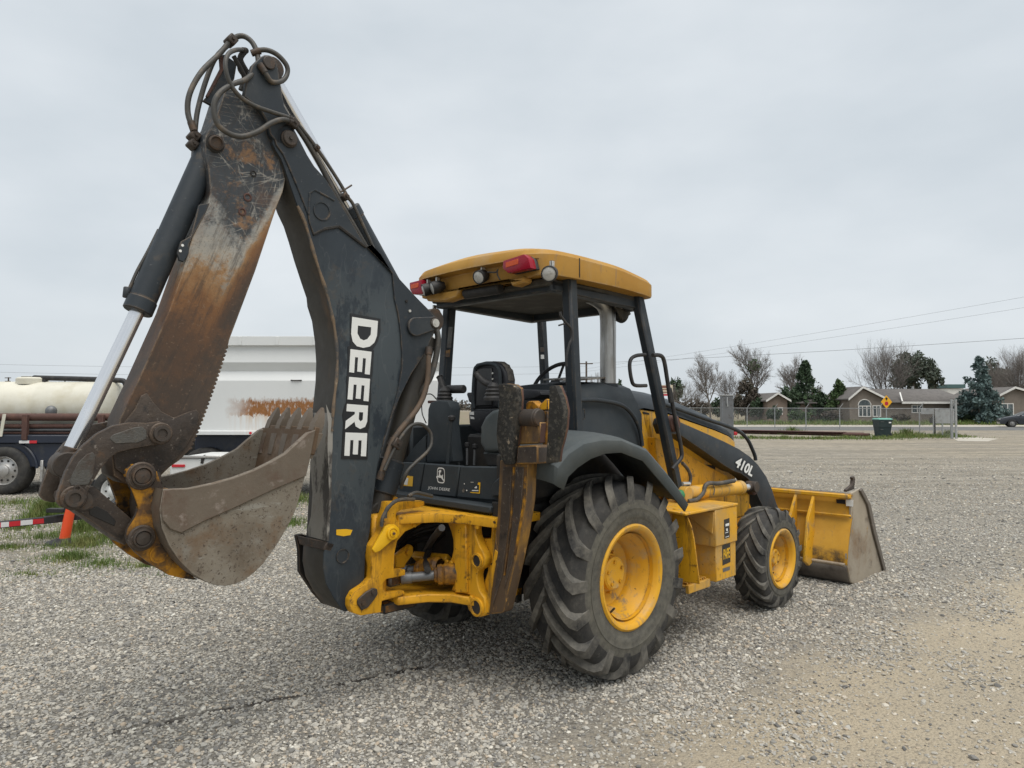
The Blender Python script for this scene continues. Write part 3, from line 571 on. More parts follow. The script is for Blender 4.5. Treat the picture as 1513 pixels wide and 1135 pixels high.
# ---- swing casting and rear frame
def swing():
    near = T('q', (180,122),(290,118),(495,116),(497,152),(440,172),(300,190),(262,215),(256,245),(272,285),(310,296),(470,275),(500,290),(430,330),(335,372),(268,450),(245,560),(240,690),(335,690),(335,740),(175,772),(152,800),(152,850),(185,886),(328,868),(330,905),(140,955),(132,1035)) \
         + T('f', (545,852),(480,862),(430,870),(385,855),(366,820),(368,780),(390,738),(450,698),(488,662),(492,600),(482,540),(488,480),(540,400),(548,330),(568,270))
    for s_ in (0, 1):
        b = MB(); P = [mp_(p, 'y', -.17) for p in near]
        if s_: P = [Vector((p.x, -p.y-.0, p.z)) for p in P]
        b.prism(P, (0, .06 if not s_ else -.06, 0), 'yel', .012, 2); o = b.obj('swing_casting', root)
        if not s_: first = o
    b = MB(); c = Y(-.11, 'f', (560,560),(600,560))
    b.span((-1.36, -.11, .62), (-1.25, .11, 1.15), 'yel', .02); b.obj('swing_core', root)
    o = first
    b = MB(); pl = Y(-.17, 'f', (402,800),(405,775),(450,735),(490,712),(515,718),(518,745),(500,775),(460,825),(425,838)); b.prism(pl, (0, -.014, 0), 'pin', .005); p = Y(-.184, 'f', (440,800))[0]; b.cyl(p, p+Vector((0, -.01, 0)), .012, 'pin', n=8)
    p = Y(-.184, 'f', (495,738))[0]; b.cyl(p, p+Vector((0, -.01, 0)), .012, 'pin', n=8); b.obj('pin_keeper', o)
    b = MB(); pl = Y(-.18, 'q', (45,520),(60,495),(150,330),(185,308),(235,310),(268,340),(275,385),(255,425),(215,440),(110,530),(70,548)); b.prism(pl, (0, -.018, 0), 'yel_bright', .006, 2)
    p = Y(-.198, 'q', (222,385))[0]; b.lathe([(.040, 0), (.038, -.012), (.030, -.014), (.028, -.008), (.022, -.008), (.02, -.016), (.001, -.016)], p, (0, 1, 0), 'yel_bright', 28); b.cyl(p+Vector((0, -.016, 0)), p+Vector((0, -.026, 0)), .008, 'rusty', n=8)
    b.obj('lock_lever', o)
    for c in ((407,315),):
        b = MB(); p = Y(-.17, 'q', c)[0]; b.cyl(p, p+Vector((0, -.012, 0)), .016, 'yel', n=6, bevel=.002); b.obj('bolt', o)
swing()
# rear main frame: two mirrored uprights, upper and lower cross plates
fr = [(668,262),(915,262),(922,400),(950,480),(985,545),(1002,600),(995,655),(975,680),(942,700),(932,745),(940,810),(955,870),(995,930),(1005,980),(1003,1055),(985,1082),(955,1090),(900,1075),(860,1030),(845,970),(888,942),(872,905),(715,868),(738,810),(735,720),(715,670),(690,640),(720,590),(735,520),(732,440),(715,370),(690,305)]
b = MB(); b.prism(X(-.9, 'q', *fr), (.06, 0, 0), 'yel', .006); up = b.obj('frame_upright', root)
b = MB(); rb = X(-.9, 'q', (765,262),(862,262),(866,880),(772,880)); b.prism([p+Vector((-.022, 0, 0)) for p in rb], (.023, 0, 0), 'yel', .005); b.obj('upright_rib', up)
for c, r in (((942,615), .035), ((938,1005), .042)):
    p = X(-.9, 'q', c)[0]; b = MB(); b.lathe([(r*1.35, 0), (r*1.3, -.014), (r, -.016), (r*.95, -.004), (.001, -.004)], p, (1, 0, 0), 'yel', 28); b.cyl(p+Vector((-.002, 0, 0)), p+Vector((-.008, 0, 0)), r*.93, 'dark', n=24); b.obj('pin_boss', up)  # dark disc inside the ring paints the shade of the bore
for c in ((690,625), (728,630), (893,925), (948,330)):
    p = X(-.9, 'q', c)[0]; b = MB(); b.cyl(p, p+Vector((-.016, 0, 0)), .016, 'yel', n=6, bevel=.002); b.obj('bolt', up)
mirror(up)
b = MB(); b.prism([(x, y, 1.085) for x, y in ((-.905,-.68),(-.93,-.45),(-1.02,-.28),(-1.22,-.17),(-1.24,.17),(-1.02,.28),(-.93,.45),(-.905,.68),(-.5,.68),(-.5,-.68))], (0, 0, .055), 'yel', .008, 2); b.obj('upper_cross_plate', root)
b = MB(); b.prism([(x, y, .595) for x, y in ((-.905,-.52),(-.95,-.35),(-1.05,-.24),(-1.22,-.17),(-1.24,.17),(-1.05,.24),(-.95,.35),(-.905,.52),(-.5,.52),(-.5,-.52))], (0, 0, .05), 'yel', .006); b.obj('lower_cross_plate', root)
b = MB(); b.span((-.55, -.52, .55), (-.5, .52, 1.1), 'dark'); b.span((-.5, -.40, .55), (.9, .40, 1.15), 'dark'); b.span((-1.30, -.14, .55), (-1.05, .0, .61), 'yel_worn', .01); b.obj('rear_bulkhead', root)
# side plate outboard of the upright
b = MB(); sp = X(-.84, 'q', (915,265),(1060,280),(1050,430),(1020,430),(960,428),(950,520),(985,560),(1030,590),(1025,700),(1000,780),(985,860),(1010,1060),(1075,760),(1075,300),(1060,260)); b.prism(sp, (.05, 0, 0), 'yel', .004); sp_o = b.obj('frame_side_plate', root); mirror(sp_o)
# swing cylinders
for y0, px0, px1 in ((-.12, (340,760), (600,735)), (.08, (335,705), (455,690))):
    e = empty('swing_cylinder', parent=root); p0, p1 = Y(y0, 'q', px0)[0], None
    p1 = mp_(T('q', px1)[0], 'y', y0-.12); d = (p1-p0).normalized(); b = MB(); b.cyl(p0, p1, .03, 'steel', n=24); b.obj('rod', e)
    b = MB(); b.lathe([(.034, -.02), (.045, -.015), (.045, 0), (.062, .005), (.066, .03), (.058, .04), (.066, .05), (.066, .16), (.05, .18)], p1, d, 'yel_worn', 28); b.obj('barrel', e)
    b = MB(); b.cyl(p0-d*.03, p0+d*.035, .037, 'steel', n=20); b.box(p0-d*.08, (.1, .07, .08), 'yel_worn', None, .015); b.obj('rod_eye', e)
b = MB(); b.bar(X(-.86, 'q', (415,575))[0], X(-.84, 'q', (700,605))[0], .06, .05, 'yel', bevel=.008); b.obj('cross_bar', root)
b = MB(); b.prism(Y(0, 'q', (255,575),(380,480),(405,500),(405,560),(345,640),(330,680),(250,680)), (0, .04, 0), 'yel', .006); p = Y(0, 'q', (350,545))[0]; b.cyl(p, p+Vector((0, -.018, 0)), .018, 'yel', n=6); b.obj('swing_bracket', root)
for k, cs in enumerate(([(250,540),(330,430),(470,370),(640,330)], [(250,500),(340,400),(480,340),(640,300)], [(255,580),(330,490),(450,440),(600,400)], [(640,340),(560,440),(500,560),(490,640),(520,690)], [(250,470),(350,370),(470,310),(600,290)], [(520,690),(510,600),(560,470),(650,390)])):
    pts = [mp_(T('q', c)[0], 'x', -1.05+.12*i) for i, c in enumerate(cs)]; b = MB(); b.tube(pts, .022, 'black', 8); b.obj('swing_hose', root)
for k, cs in enumerate(([(165,260),(180,180),(260,115),(330,100),(390,95)], [(135,330),(150,240),(230,130),(300,105),(410,100)], [(360,75),(420,45),(500,60),(560,75)])):
    b = MB(); b.tube(Y(-.2, 'q', *cs), .011, 'hose', 8); b.obj('hydraulic_hose', root)

# ---- stabilizers
st_ = empty('stabilizer', parent=root)
b = MB(); b.prism(X(-.88, 'x', (739,680),(780,680),(777,740),(769,790),(761,830),(744,903),(741,906),(719,908),(718,890),(726,840),(735,764)), (.08, 0, 0), 'stab', .006, 2); b.obj('arm', st_)
b = MB(); b.prism([p+Vector((-.006, 0, 0)) for p in X(-.88, 'x', (744,690),(757,690),(754,760),(743,850),(729,895),(737,820))], (.007, 0, 0), 'cast', .002)
b.prism([p+Vector((-.006, 0, 0)) for p in X(-.88, 'x', (763,690),(775,690),(770,760),(758,830),(746,870),(756,790))], (.007, 0, 0), 'cast', .002); b.obj('worn_face', st_)
b = MB(); b.prism(X(-.885, 'x', (717,905),(722,862),(731,812),(735,816),(729,850),(722,906)), (.06, 0, 0), 'yel', .002); b.obj('arm_edge', st_)
for pl in ([(759,690),(761,690),(757,770),(747,850),(745,850),(755,770)], [(776,690),(779,690),(776,745),(763,820),(760,820),(773,745)]):
    b = MB(); b.prism([p+Vector((-.007, 0, 0)) for p in X(-.88, 'x', *pl)], (.008, 0, 0), 'yel_worn', .001); b.obj('arm_edge', st_)
for pl in ([(272,135),(330,128),(390,130),(470,140),(520,180),(530,300),(512,600),(475,900),(465,1030),(345,1040),(300,960),(268,870),(248,700),(258,550),(275,400),(280,300)], [(842,152),(960,150),(985,220),(1012,280),(1045,430),(1030,620),(1000,760),(965,880),(905,1012),(802,1022),(815,800),(825,600),(838,300)]):
    pl = [(x-(45 if x > sum(q[0] for q in pl)/len(pl) else 0), y) for x, y in pl]
    b = MB(); b.prism(X(-.93, 'r', *pl), (.045, 0, 0), 'pad', .010, 2); pd = b.obj('pad', st_)
    b = MB(); xs = [p for p in pl]; b.prism([p+Vector((.046, 0, 0)) for p in X(-.93, 'r', *[(x-10, y-4) for x, y in xs])], (.022, 0, 0), 'stab', .004, side='rusty'); b.obj('pad_plate', pd)
b = MB(); p0, p1 = X(-.86, 'r', (510,510))[0], X(-.86, 'r', (745,510))[0]; b.cyl(p0, p1, .05, 'pin', n=28, bevel=.006); b.cyl(p0.lerp(p1, .8), p0.lerp(p1, .9), .054, 'pin', n=28, bevel=.004); b.obj('pad_pin', st_)
b = MB(); b.prism(X(-.87, 'r', (505,560),(745,560),(730,800),(495,810)), (.1, 0, 0), 'stab', .006, side='rusty'); b.prism(X(-.91, 'r', (485,825),(690,812),(715,830),(715,1025),(470,1030)), (.14, 0, 0), 'cast', .008); b.obj('pad_bracket', st_)
b = MB(); b.prism(X(-.80, 'r', (580,350),(605,325),(660,320),(725,380),(735,455),(580,460)), (.06, 0, 0), 'yel_worn', .005); b.prism(X(-.80, 'r', (735,365),(805,295),(825,310),(822,425),(735,430)), (.06, 0, 0), 'yel', .005); b.prism(X(-.82, 'r', (750,450),(825,430),(815,1010),(765,1000),(770,560)), (.08, 0, 0), 'yel_worn', .004); b.obj('link_plate', st_)
mirror(st_)

# ---- wheels
def wheel(name, Rt, yin, yout, rr, nl, lugh, hubr, px, zc, recess, mt='tyre', ml='lug'):
    e = empty(name, (px, 0, zc), parent=root); W2 = (yin-yout)/2; yc = (yin+yout)/2
    base = Rt-lugh
    def prof(s):   # radius of the tyre carcass at lateral position s in -1..1
        a = abs(s); return base - .028*Rt*a**2 - (.10*Rt*((a-.8)/.2)**2 if a > .8 else 0)
    P = []
    for s in np.linspace(-1, 1, 25): P.append((prof(s), yc+s*W2))
    rs = prof(1); sw = [(rs-.03, 1.02), (rs-.09, 1.045), (rs*.62+rr*.38, 1.055), (rs*.60+rr*.40, 1.045), ((rs+rr)/2, 1.04), (rs*.36+rr*.64, 1.035), (rs*.34+rr*.66, 1.02), (rr+.06, 1.0), (rr+.03, .97), (rr+.012, .93)]
    full = [(r, yc-k*W2) for r, k in sw[::-1]] + P + [(r, yc+k*W2) for r, k in sw]
    b = MB(); b.lathe(full, (0, 0, 0), (0, 1, 0), mt, 72)
    for f in b.bm.faces:
        c = f.calc_center_median(); r_ = math.hypot(c.x, c.z)
        if r_ < rs-.02: f.material_index = b.mi('sidewall')
    for s0 in (-1, 1):
        for k in range(nl):
            ph0 = 2*math.pi*(k+(.5 if s0 > 0 else 0))/nl; rows = []
            for t in np.linspace(0, 1, 9):
                s = s0*(-.06+1.06*t); ph = ph0+.50*(t**.85)*(1.0); r0 = prof(min(1, max(-1, s))) - .012; h = lugh+.012
                top = Rt - .012*Rt*abs(s)**2 - (.055*Rt*max(0, (abs(s)-.8)/.2)**1.5)
                wd = (.031+.009*t)*Rt/.7
                if t < .01: top -= .006
                ct = []
                for rad, dw_ in ((r0, -wd*1.25), (top, -wd), (top, wd), (r0, wd*1.25)):
                    a = ph+dw_/Rt; ct.append((rad*math.cos(a), yc+s*W2*(1.01 if t > .9 else 1), rad*math.sin(a)))
                rows.append([Vector(c) for c in ct])
            # shoulder end running down the sidewall
            a_ = rows[-1]; ext = []
            for c, dr in zip(a_, (-.045, -.055, -.055, -.045)):
                rad = math.hypot(c.x, c.z); q = (rad+dr*Rt/.7)/rad; ext.append(Vector((c.x*q, c.y+s0*.004, c.z*q)))
            rows.append(ext); b.loft(rows, ml, True, True)
    b.obj('tyre', e, sharp=42)
    so = yc-W2*.93   # outer bead plane (y negative side)
    b = MB(); b.lathe([(rr+.035, so+.03), (rr+.035, so-.012), (rr+.022, so-.022), (rr+.004, so-.018), (rr-.012, so+.0), (rr-.02, so+.04), (rr-.055, so+.07), (rr-.06, so+.12), (rr-.085, so+.14), (rr-.09, so+recess), (rr*.55, so+recess+.03), (hubr*1.05, so+recess+.02), (hubr*.2, so+recess+.02)], (0, 0, 0), (0, 1, 0), 'yel_clean', 64)
    b.lathe([(rr-.03, so+.02), (rr-.03, yc+W2*.86)], (0, 0, 0), (0, 1, 0), 'yel_clean', 48); b.obj('rim', e, sharp=50)
    b = MB(); hy = so+recess+.02; b.lathe([(hubr*1.12, hy), (hubr*1.1, hy-.03), (hubr*1.0, hy-.035), (hubr*.97, hy-.075), (hubr*.85, hy-.085), (hubr*.5, hy-.08), (.001, hy-.08)], (0, 0, 0), (0, 1, 0), 'yel_clean', 40)
    for k in range(5):
        a = 2*math.pi*k/5+.4; b.cyl((hubr*.68*math.cos(a), hy-.082, hubr*.68*math.sin(a)), (hubr*.68*math.cos(a), hy-.092, hubr*.68*math.sin(a)), hubr*.11, 'yel', n=8)
    b.obj('hub', e)
    for k in range(8):
        a = 2*math.pi*(k+.3)/8; q = (hubr*1.25*math.cos(a), hy+.002, hubr*1.25*math.sin(a)); b = MB(); b.cyl(q, (q[0], hy-.022, q[2]), .014, 'yel_clean', n=6); b.obj('wheel_nut', e)
    b = MB(); a = R(235); q = Vector(((rr-.045)*math.cos(a), so+.06, (rr-.045)*math.sin(a))); b.cyl(q, q+Vector((.01, -.03, .035)), .007, 'dark', n=8); b.obj('valve', e)
    return e
rw = wheel('rear_wheel', .647, -.63, -1.025, .305, 17, .040, .112, 0, .705, .19); mirror(rw)
fw = wheel('front_wheel', .430, -.73, -1.005, .222, 16, .018, .075, 2.23, .487, .11); mirror(fw)
b = MB(); b.cyl((0, -.65, .705), (0, .65, .705), .13, 'yel_worn', n=28); b.cyl((0, -.2, .705), (0, .2, .705), .22, 'yel_worn', n=28, bevel=.03); b.obj('rear_axle', root)
b = MB(); b.cyl((2.23, -.75, .485), (2.23, .75, .485), .075, 'yel_worn', n=24); b.box((2.23, 0, .52), (.3, .5, .22), 'yel_worn', None, .04); b.obj('front_axle', root)

# ---- fenders
lip = [(-.74,1.33),(-.70,1.40),(-.62,1.445),(-.5,1.49),(-.36,1.515),(-.19,1.515),(.04,1.45),(.26,1.29),(.42,1.17),(.54,1.075)]
top = [(-.80,1.36),(-.79,1.46),(-.70,1.535),(-.56,1.59),(-.38,1.605),(-.18,1.595),(.10,1.515),(.33,1.35),(.48,1.23),(.60,1.12)]
b = MB(); rows = [[Vector((x, -1.075, z)) for x, z in lip], [Vector((x*.12+X_*.88, -1.068, z*.12+Z_*.88)) for (x, z), (X_, Z_) in zip(lip, top)], [Vector((x, -1.055, z+.006)) for x, z in top], [Vector((x, -.99, z+.018)) for x, z in top], [Vector((x, -.85, z+.035)) for x, z in top], [Vector((x+.01, -.62, z+.045)) for x, z in top]]
b.loft(rows, 'fender'); rf = b.obj('fender', root, sharp=24, solid=.012); mirror(rf)
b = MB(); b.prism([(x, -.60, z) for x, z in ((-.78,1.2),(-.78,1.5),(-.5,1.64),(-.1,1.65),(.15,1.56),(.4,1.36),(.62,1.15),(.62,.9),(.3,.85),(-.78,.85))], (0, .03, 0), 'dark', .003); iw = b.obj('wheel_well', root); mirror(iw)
# ---- body: floor, rear panel, cowl
b = MB(); b.span((-.74, -.6, 1.17), (.9, .6, 1.22), 'plastic'); b.obj('floor', root)
b = MB(); b.span((-.86, -.60, 1.155), (-.6, .60, 1.20), 'plastic', .008); b.prism(X(-.80, 'q', (480,85),(960,135),(965,180),(480,150)), (.1, 0, 0), 'dark', .003); b.cyl((-.78, -.62, 1.13), (-.78, -.62, 1.22), .06, 'dark', n=20); b.obj('platform_edge', root)
rp = empty('rear_panel', parent=root)
for pl in ([(42,1000),(60,770),(215,778),(188,990)], [(190,990),(225,780),(468,798),(440,1015)], [(448,1015),(474,800),(755,805),(750,880),(735,1040)]):
    b = MB(); b.prism(X(-.77, 'h', *pl), (.05, 0, 0), 'plastic', .006); b.obj('panel', rp)
b = MB(); b.prism(X(-.80, 'h', (680,960),(700,910),(750,870),(760,900),(760,1010),(690,1015)), (.05, 0, 0), 'plastic', .01); b.obj('lamp_guard', rp)
b = MB(); c = X(-.772, 'h', (338,863))[0]; ew, eh = mm(42/4.73, c), mm(54/4.73, c); ring = []
def sup(a, k): ca, sa = math.cos(a), math.sin(a); return Vector((0, -k*ew*math.copysign(abs(ca)**.5, ca), k*eh*math.copysign(abs(sa)**.5, sa)))
n = 32; vo = [c+sup(2*math.pi*k/n, 1) for k in range(n)]; vi = [c+sup(2*math.pi*k/n, .86) for k in range(n)]
b.raw(vo+vi, [[k, (k+1) % n, n+(k+1) % n, n+k] for k in range(n)], 'white', recalc=False)
b.raw([v+Vector((.0005, 0, 0)) for v in vi], [list(range(n))], 'blk_decal', recalc=False)
Z['w'] = (630, 680, 16.81)
for pl in ([(300,285),(335,240),(370,245),(372,290),(345,315),(345,375),(395,385),(405,355),(420,370),(412,410),(420,460),(455,505),(440,530),(395,480),(370,440),(320,435),(275,420),(300,475),(275,480),(245,415),(265,390),(310,385),(318,310)],):
    b.raw([v+Vector((-.0012, 0, 0)) for v in X(-.772, 'w', *pl)], [list(range(len(pl)))], 'white', recalc=False)
a0, a1, a2 = X(-.7735, 'w', (32,738),(572,796),(46,655)); put_text(b, 'JOHN DEERE', a0, a1-a0, (a2-a0)*1.1, 'white', .006); b.obj('emblem_decal', rp)
b = MB()
for pl, m in (([(885,750),(930,700),(965,740),(945,800),(895,800)], 'seat_torn'), ([(985,750),(1005,730),(1028,750),(1000,775)], 'white'), ([(930,585),(948,570),(962,590),(945,605)], 'white'), ([(1100,540),(1175,545),(1170,556),(1105,550)], 'white'), ([(1270,600),(1300,550),(1345,555),(1330,830),(1095,810),(1090,790),(1305,805),(1315,620)], 'yel_bright'), ([(1145,740),(1300,745),(1290,770),(1125,765)], 'white'), ([(1190,690),(1250,640),(1262,690),(1240,700)], 'white')):
    b.raw([v+Vector((-.0012, 0, 0)) for v in X(-.772, 'w', *pl)], [list(range(len(pl)))], m, recalc=False)
for pl, m in (([(75,935),(105,865),(145,870),(140,940)], 'yel_bright'), ([(80,925),(100,880),(112,882),(105,930)], 'white')):
    b.raw([v+Vector((-.0012 if m != 'white' else -.002, 0, 0)) for v in X(-.772, 'h', *pl)], [list(range(len(pl)))], m, recalc=False)
b.obj('warning_decal', rp)
# consoles, levers, seat, steering
b = MB(); b.prism(X(-.66, 'h', (232,775),(240,560),(245,400),(262,350),(320,338),(385,345),(402,390),(395,500),(402,600),(425,770)), (.10, 0, 0), 'plastic', .018, 2); lc = b.obj('control_tower', root)
b = MB(); b.prism(X(-.64, 'h', (75,765),(160,650),(235,575),(235,775)), (.12, 0, 0), 'plastic', .006); b.obj('side_console', root)
b = MB(); b.prism(X(-.62, 'h', (605,640),(608,520),(640,455),(690,410),(745,395),(745,700),(640,705)), (.14, 0, 0), 'fender', .03, 3); b.prism(X(-.60, 'h', (625,700),(740,705),(750,800),(660,800)), (.1, 0, 0), 'dark', .01); b.obj('control_tower', root)
for (bx, by), tip, mid in (((365,345), (330,180), (350,240)), ((705,320), (590,160), (640,210))):
    c = X(-.55, 'h', (bx, by))[0]; b = MB(); b.lathe([(.065, -.02), (.066, .0), (.055, .012), (.06, .025), (.048, .037), (.053, .05), (.04, .062), (.043, .075), (.03, .09), (.022, .1)], c, (0, 0, 1), 'black', 24)
    p1, p2 = X(-.55, 'h', mid, tip); b.tube([c+Vector((0, 0, .08)), p1, p2], .022, 'black', 10); b.cyl(p2, p2+(p2-p1).normalized()*.012, .026, 'black', n=14, bevel=.005); b.obj('joystick', root)
b = MB(); p = X(-.5, 'h', (385,262),(500,260)); b.cyl(p[0], p[1], .03, 'black', n=16, bevel=.006); b.obj('armrest_grip', root)
for tp, bt in (((455,640), (462,790)), ((520,650), (520,790)), ((575,660), (570,790))):
    b = MB(); q0, q1 = X(-.55, 'h', tp, bt); b.cyl(q0, q1, .008, 'steel', n=8); b.lathe([(.008, -.02), (.018, -.01), (.018, .012), (.001, .02)], q0, (0, 0, 1), 'black', 12); b.obj('lever', root)
b = MB(); b.span((-.62, .50, 1.2), (.2, .54, 1.66), 'plastic', .015); b.span((-.60, .54, 1.2), (.2, .60, 1.6), 'dark', .01); b.obj('side_panel', root)
b = MB(); b.span((-.60, -.25, 1.2), (-.1, .0, 1.36), 'dark', .02); b.obj('floor_hump', root)
b = MB(); p = X(-.70, 'h', (413,465),(385,780)); b.cyl(p[0], p[1], .012, 'plastic', n=10); b.lathe([(.012, -.02), (.024, -.01), (.026, .01), (.018, .02), (.001, .022)], p[0], (0, 0, 1), 'black', 16); b.obj('lever', root)
b = MB(); p = X(-.62, 'h', (285,350))[0]; b.box(p, (.06, .06, .02), 'rusty', None, .004); b.obj('console_cap', root)
se = empty('operator_seat', parent=root)
sx = -.30
b = MB(); b.prism(X(sx, 'h', (555,120),(575,80),(640,65),(700,65),(755,85),(785,140),(795,200),(785,390),(560,410),(545,300)), (.10, 0, 0), 'seat', .03, 3); b.obj('backrest', se)
b = MB(); b.prism(X(sx-.012, 'h', (590,120),(640,108),(690,110),(695,375),(580,380)), (.02, 0, 0), 'blk_decal', .006); b.prism(X(sx-.01, 'h', (545,300),(560,400),(745,395),(750,415),(545,425)), (.03, 0, 0), 'plastic', .005); b.obj('backrest_shell', se)
b = MB(); b.prism(X(sx+.02, 'h', (690,64),(740,66),(758,80),(780,92),(778,108),(798,122),(814,200),(800,215),(778,150),(745,98)), (.07, 0, 0), 'seat_torn', .008); b.obj('torn_foam', se)
b = MB(); b.prism(X(sx-.05, 'h', (525,410),(745,405),(740,500),(690,560),(600,570),(530,520)), (.3, 0, 0), 'seat', .03, 2); b.prism(X(sx, 'h', (505,285),(560,282),(565,350),(530,360)), (.3, 0, 0), 'seat', .015); b.obj('cushion', se)
b = MB(); b.prism([v+Vector((-.054, 0, 0)) for v in X(sx, 'h', (580,450),(605,455),(608,470),(583,468))], (.003, 0, 0), 'white', 0); b.prism([v+Vector((-.054, 0, 0)) for v in X(sx, 'h', (575,420),(605,418),(606,440),(578,440))], (.003, 0, 0), 'white', 0); b.obj('seat_label', se)
b = MB(); b.tube(X(sx-.014, 'h', (568,395),(562,300),(572,140),(590,100),(640,84),(700,86),(735,110),(752,170),(748,390)), .012, 'plastic', 8); b.obj('back_frame', se)
for c in ((703,150),(703,190),(710,230)):
    b = MB(); p = X(sx-.012, 'h', c)[0]; b.cyl(p, p+Vector((-.008, 0, 0)), .007, 'silver', n=8); b.obj('rivet', se)
b = MB(); b.prism(X(-.35, 'h', (895,262),(960,265),(1030,275),(1040,300),(985,325),(895,335)), (.35, 0, 0), 'seat', .02, 2); b.obj('armrest', se)
b = MB(); b.span((-.35, -.2, 1.2), (.1, .2, 1.6), 'dark', .02); b.obj('seat_base', se)
sw = empty('steering_wheel', parent=root); c = Vector((.44, .04, 1.985)); ax = Vector((-.80, 0, .60)).normalized(); x_ = Vector((0, 1, 0)); y_ = ax.cross(x_)
b = MB(); pts = [c+(x_*math.cos(t)+y_*math.sin(t))*.205 for t in np.linspace(0, 2*math.pi, 33)]; b.tube(pts, .016, 'black', 10, smooth=False); b.obj('wheel_ring', sw)
b = MB(); [b.cyl(c-ax*.03, c+(x_*math.cos(t)+y_*math.sin(t))*.195, .011, 'black', n=8) for t in (.5, 2.6, 4.7)]; b.cyl(c-ax*.05, c+ax*.01, .05, 'black', n=20, bevel=.008); b.cyl(c-ax*.05, c-ax*.6, .035, 'plastic', n=16); b.obj('steering_column', sw)
b = MB()   # cowl in front of the operator
rows = []
for x, zt, hw in ((.10,1.86,.50), (.16,1.95,.50), (.5,1.985,.50), (.80,1.97,.49), (.88,1.86,.49)):
    rows.append([Vector((x, -hw-.02, 1.15)), Vector((x, -hw, zt-.12)), Vector((x, -hw+.05, zt-.03)), Vector((x, -hw+.13, zt)), Vector((x, 0, zt+.02)), Vector((x, hw-.13, zt)), Vector((x, hw-.05, zt-.03)), Vector((x, hw, zt-.12)), Vector((x, hw+.02, 1.15))])
b.loft(rows, 'plastic', False, True); cw = b.obj('cowl', root, sharp=50)
b = MB(); b.prism([v for v in (Vector((.18, -.38, 1.985)), Vector((.62, -.38, 2.02)), Vector((.62, -.08, 2.03)), Vector((.18, -.08, 2.0)))], (0, 0, .012), 'bare', .002); b.obj('dash_reflection', cw)  # pale panel stands in for a reflection on the dash top
b = MB(); b.tube(Y(-.53, 'j', (-30,195),(60,193),(130,200),(200,215),(250,242),(290,290),(318,350),(330,400),(336,450)), .016, 'char', 10); b.obj('cowl_rail', root)
b = MB(); b.tube(Y(-.54, 'j', (5,245),(14,245),(14,298),(5,300)), .004, 'char', 6, smooth=False); b.obj('cowl_latch', root)
# hood
def hood_row(x, ze, zc, hw): return [Vector((x, s*hw*k, z)) for s, k, z in ((-1,1,ze),(-1,.97,ze+.05),(-1,.80,ze*.35+zc*.65),(-1,.5,zc-.02),(-1,.0,zc),(1,.5,zc-.02),(1,.80,ze*.35+zc*.65),(1,.97,ze+.05),(1,1,ze))]
b = MB(); b.loft([hood_row(*a) for a in ((.80,1.77,1.95,.46), (.95,1.79,1.97,.465), (1.3,1.75,1.94,.46), (1.7,1.67,1.88,.455), (2.1,1.59,1.79,.45), (2.35,1.53,1.69,.445), (2.46,1.49,1.60,.43), (2.50,1.44,1.50,.42))], 'char', False, True); hd = b.obj('hood', root, sharp=40)
b = MB()
side = [(.86,-.45,1.785),(1.3,-.45,1.745),(1.7,-.45,1.665),(2.1,-.45,1.585),(2.35,-.45,1.525),(2.47,-.45,1.47),(2.47,-.45,1.0),(1.9,-.45,.85),(.7,-.45,.85),(.7,-.45,1.3)]
b.prism(side, (0, .9, 0), 'yel_clean', .015, 2); sp_ = b.obj('side_panel', hd)
b = MB(); b.prism(Y(-.452, 'j', (345,262),(375,268),(400,460),(372,400),(350,310)), (0, .006, 0), 'yel', .003); b.prism(Y(-.456, 'j', (340,258),(375,266),(376,275),(345,270)), (0, .01, 0), 'dark', 0)
b.prism(Y(-.453, 'j', (675,552),(745,560),(748,660),(682,655)), (0, .01, 0), 'dark', 0); b.obj('panel_opening', hd)  # dark plates stand for openings, their shade put into the colour
b = MB(); b.tube(Y(-.47, 'j', (450,215),(520,237),(700,302),(800,335),(880,370),(925,415),(950,465),(966,505),(970,530)), .018, 'char', 10); b.obj('hood_guard_rail', root)
b = MB(); p = Vector((.62, -.36, 1.9)); b.tube([p, (.62, -.36, 2.2), (.62, -.36, 2.48), (.60, -.345, 2.58), (.53, -.31, 2.64), (.42, -.27, 2.67)], .062, 'exh', 28, 6); b.cyl((.62, -.36, 1.85), (.62, -.36, 1.98), .08, 'char', n=24); b.obj('exhaust_stack', root)

# ---- loader arms, cylinders, front bucket
la = Y(-.64, 'j', (470,330),(478,300),(500,285),(532,308),(600,338),(700,382),(800,427),(880,468),(940,510),(985,555),(1030,620),(1062,690),(1085,765))
la += [Vector((3.12, -.64, .62)), Vector((3.34, -.64, .36)), Vector((3.34, -.64, .24)), Vector((3.22, -.64, .22)), Vector((2.9, -.64, .55))] + Y(-.64, 'j', (1000,765),(985,735),(960,675),(925,630),(890,605),(850,592),(800,562),(700,492),(600,424),(545,386),(490,385))
b = MB(); b.prism(la, (0, .13, 0), 'char', .008, 2); arm = b.obj('loader_arm', root)
b = MB(); a0, a1, a2 = Y(-.6455, 'j', (847,566),(950,632),(873,502)); put_text(b, '410L', a0, a1-a0, a2-a0, 'blk_decal', .075)
a0, a1, a2 = [v+Vector((0, -.001, 0)) for v in Y(-.6455, 'j', (850,561),(947,624),(873,508))]; put_text(b, '410L', a0, a1-a0, a2-a0, 'white', .035); b.obj('model_decal', arm)
for c, r in (((492,325), .065), ((935,685), .06)):
    p = Y(-.64, 'j', c)[0]; b = MB(); b.lathe([(r, .0), (r, -.05), (r*.8, -.06), (r*.5, -.06), (r*.45, -.075), (.001, -.075)], p, (0, 1, 0), 'rusty', 24); b.obj('pivot_pin', arm)
mirror(arm)
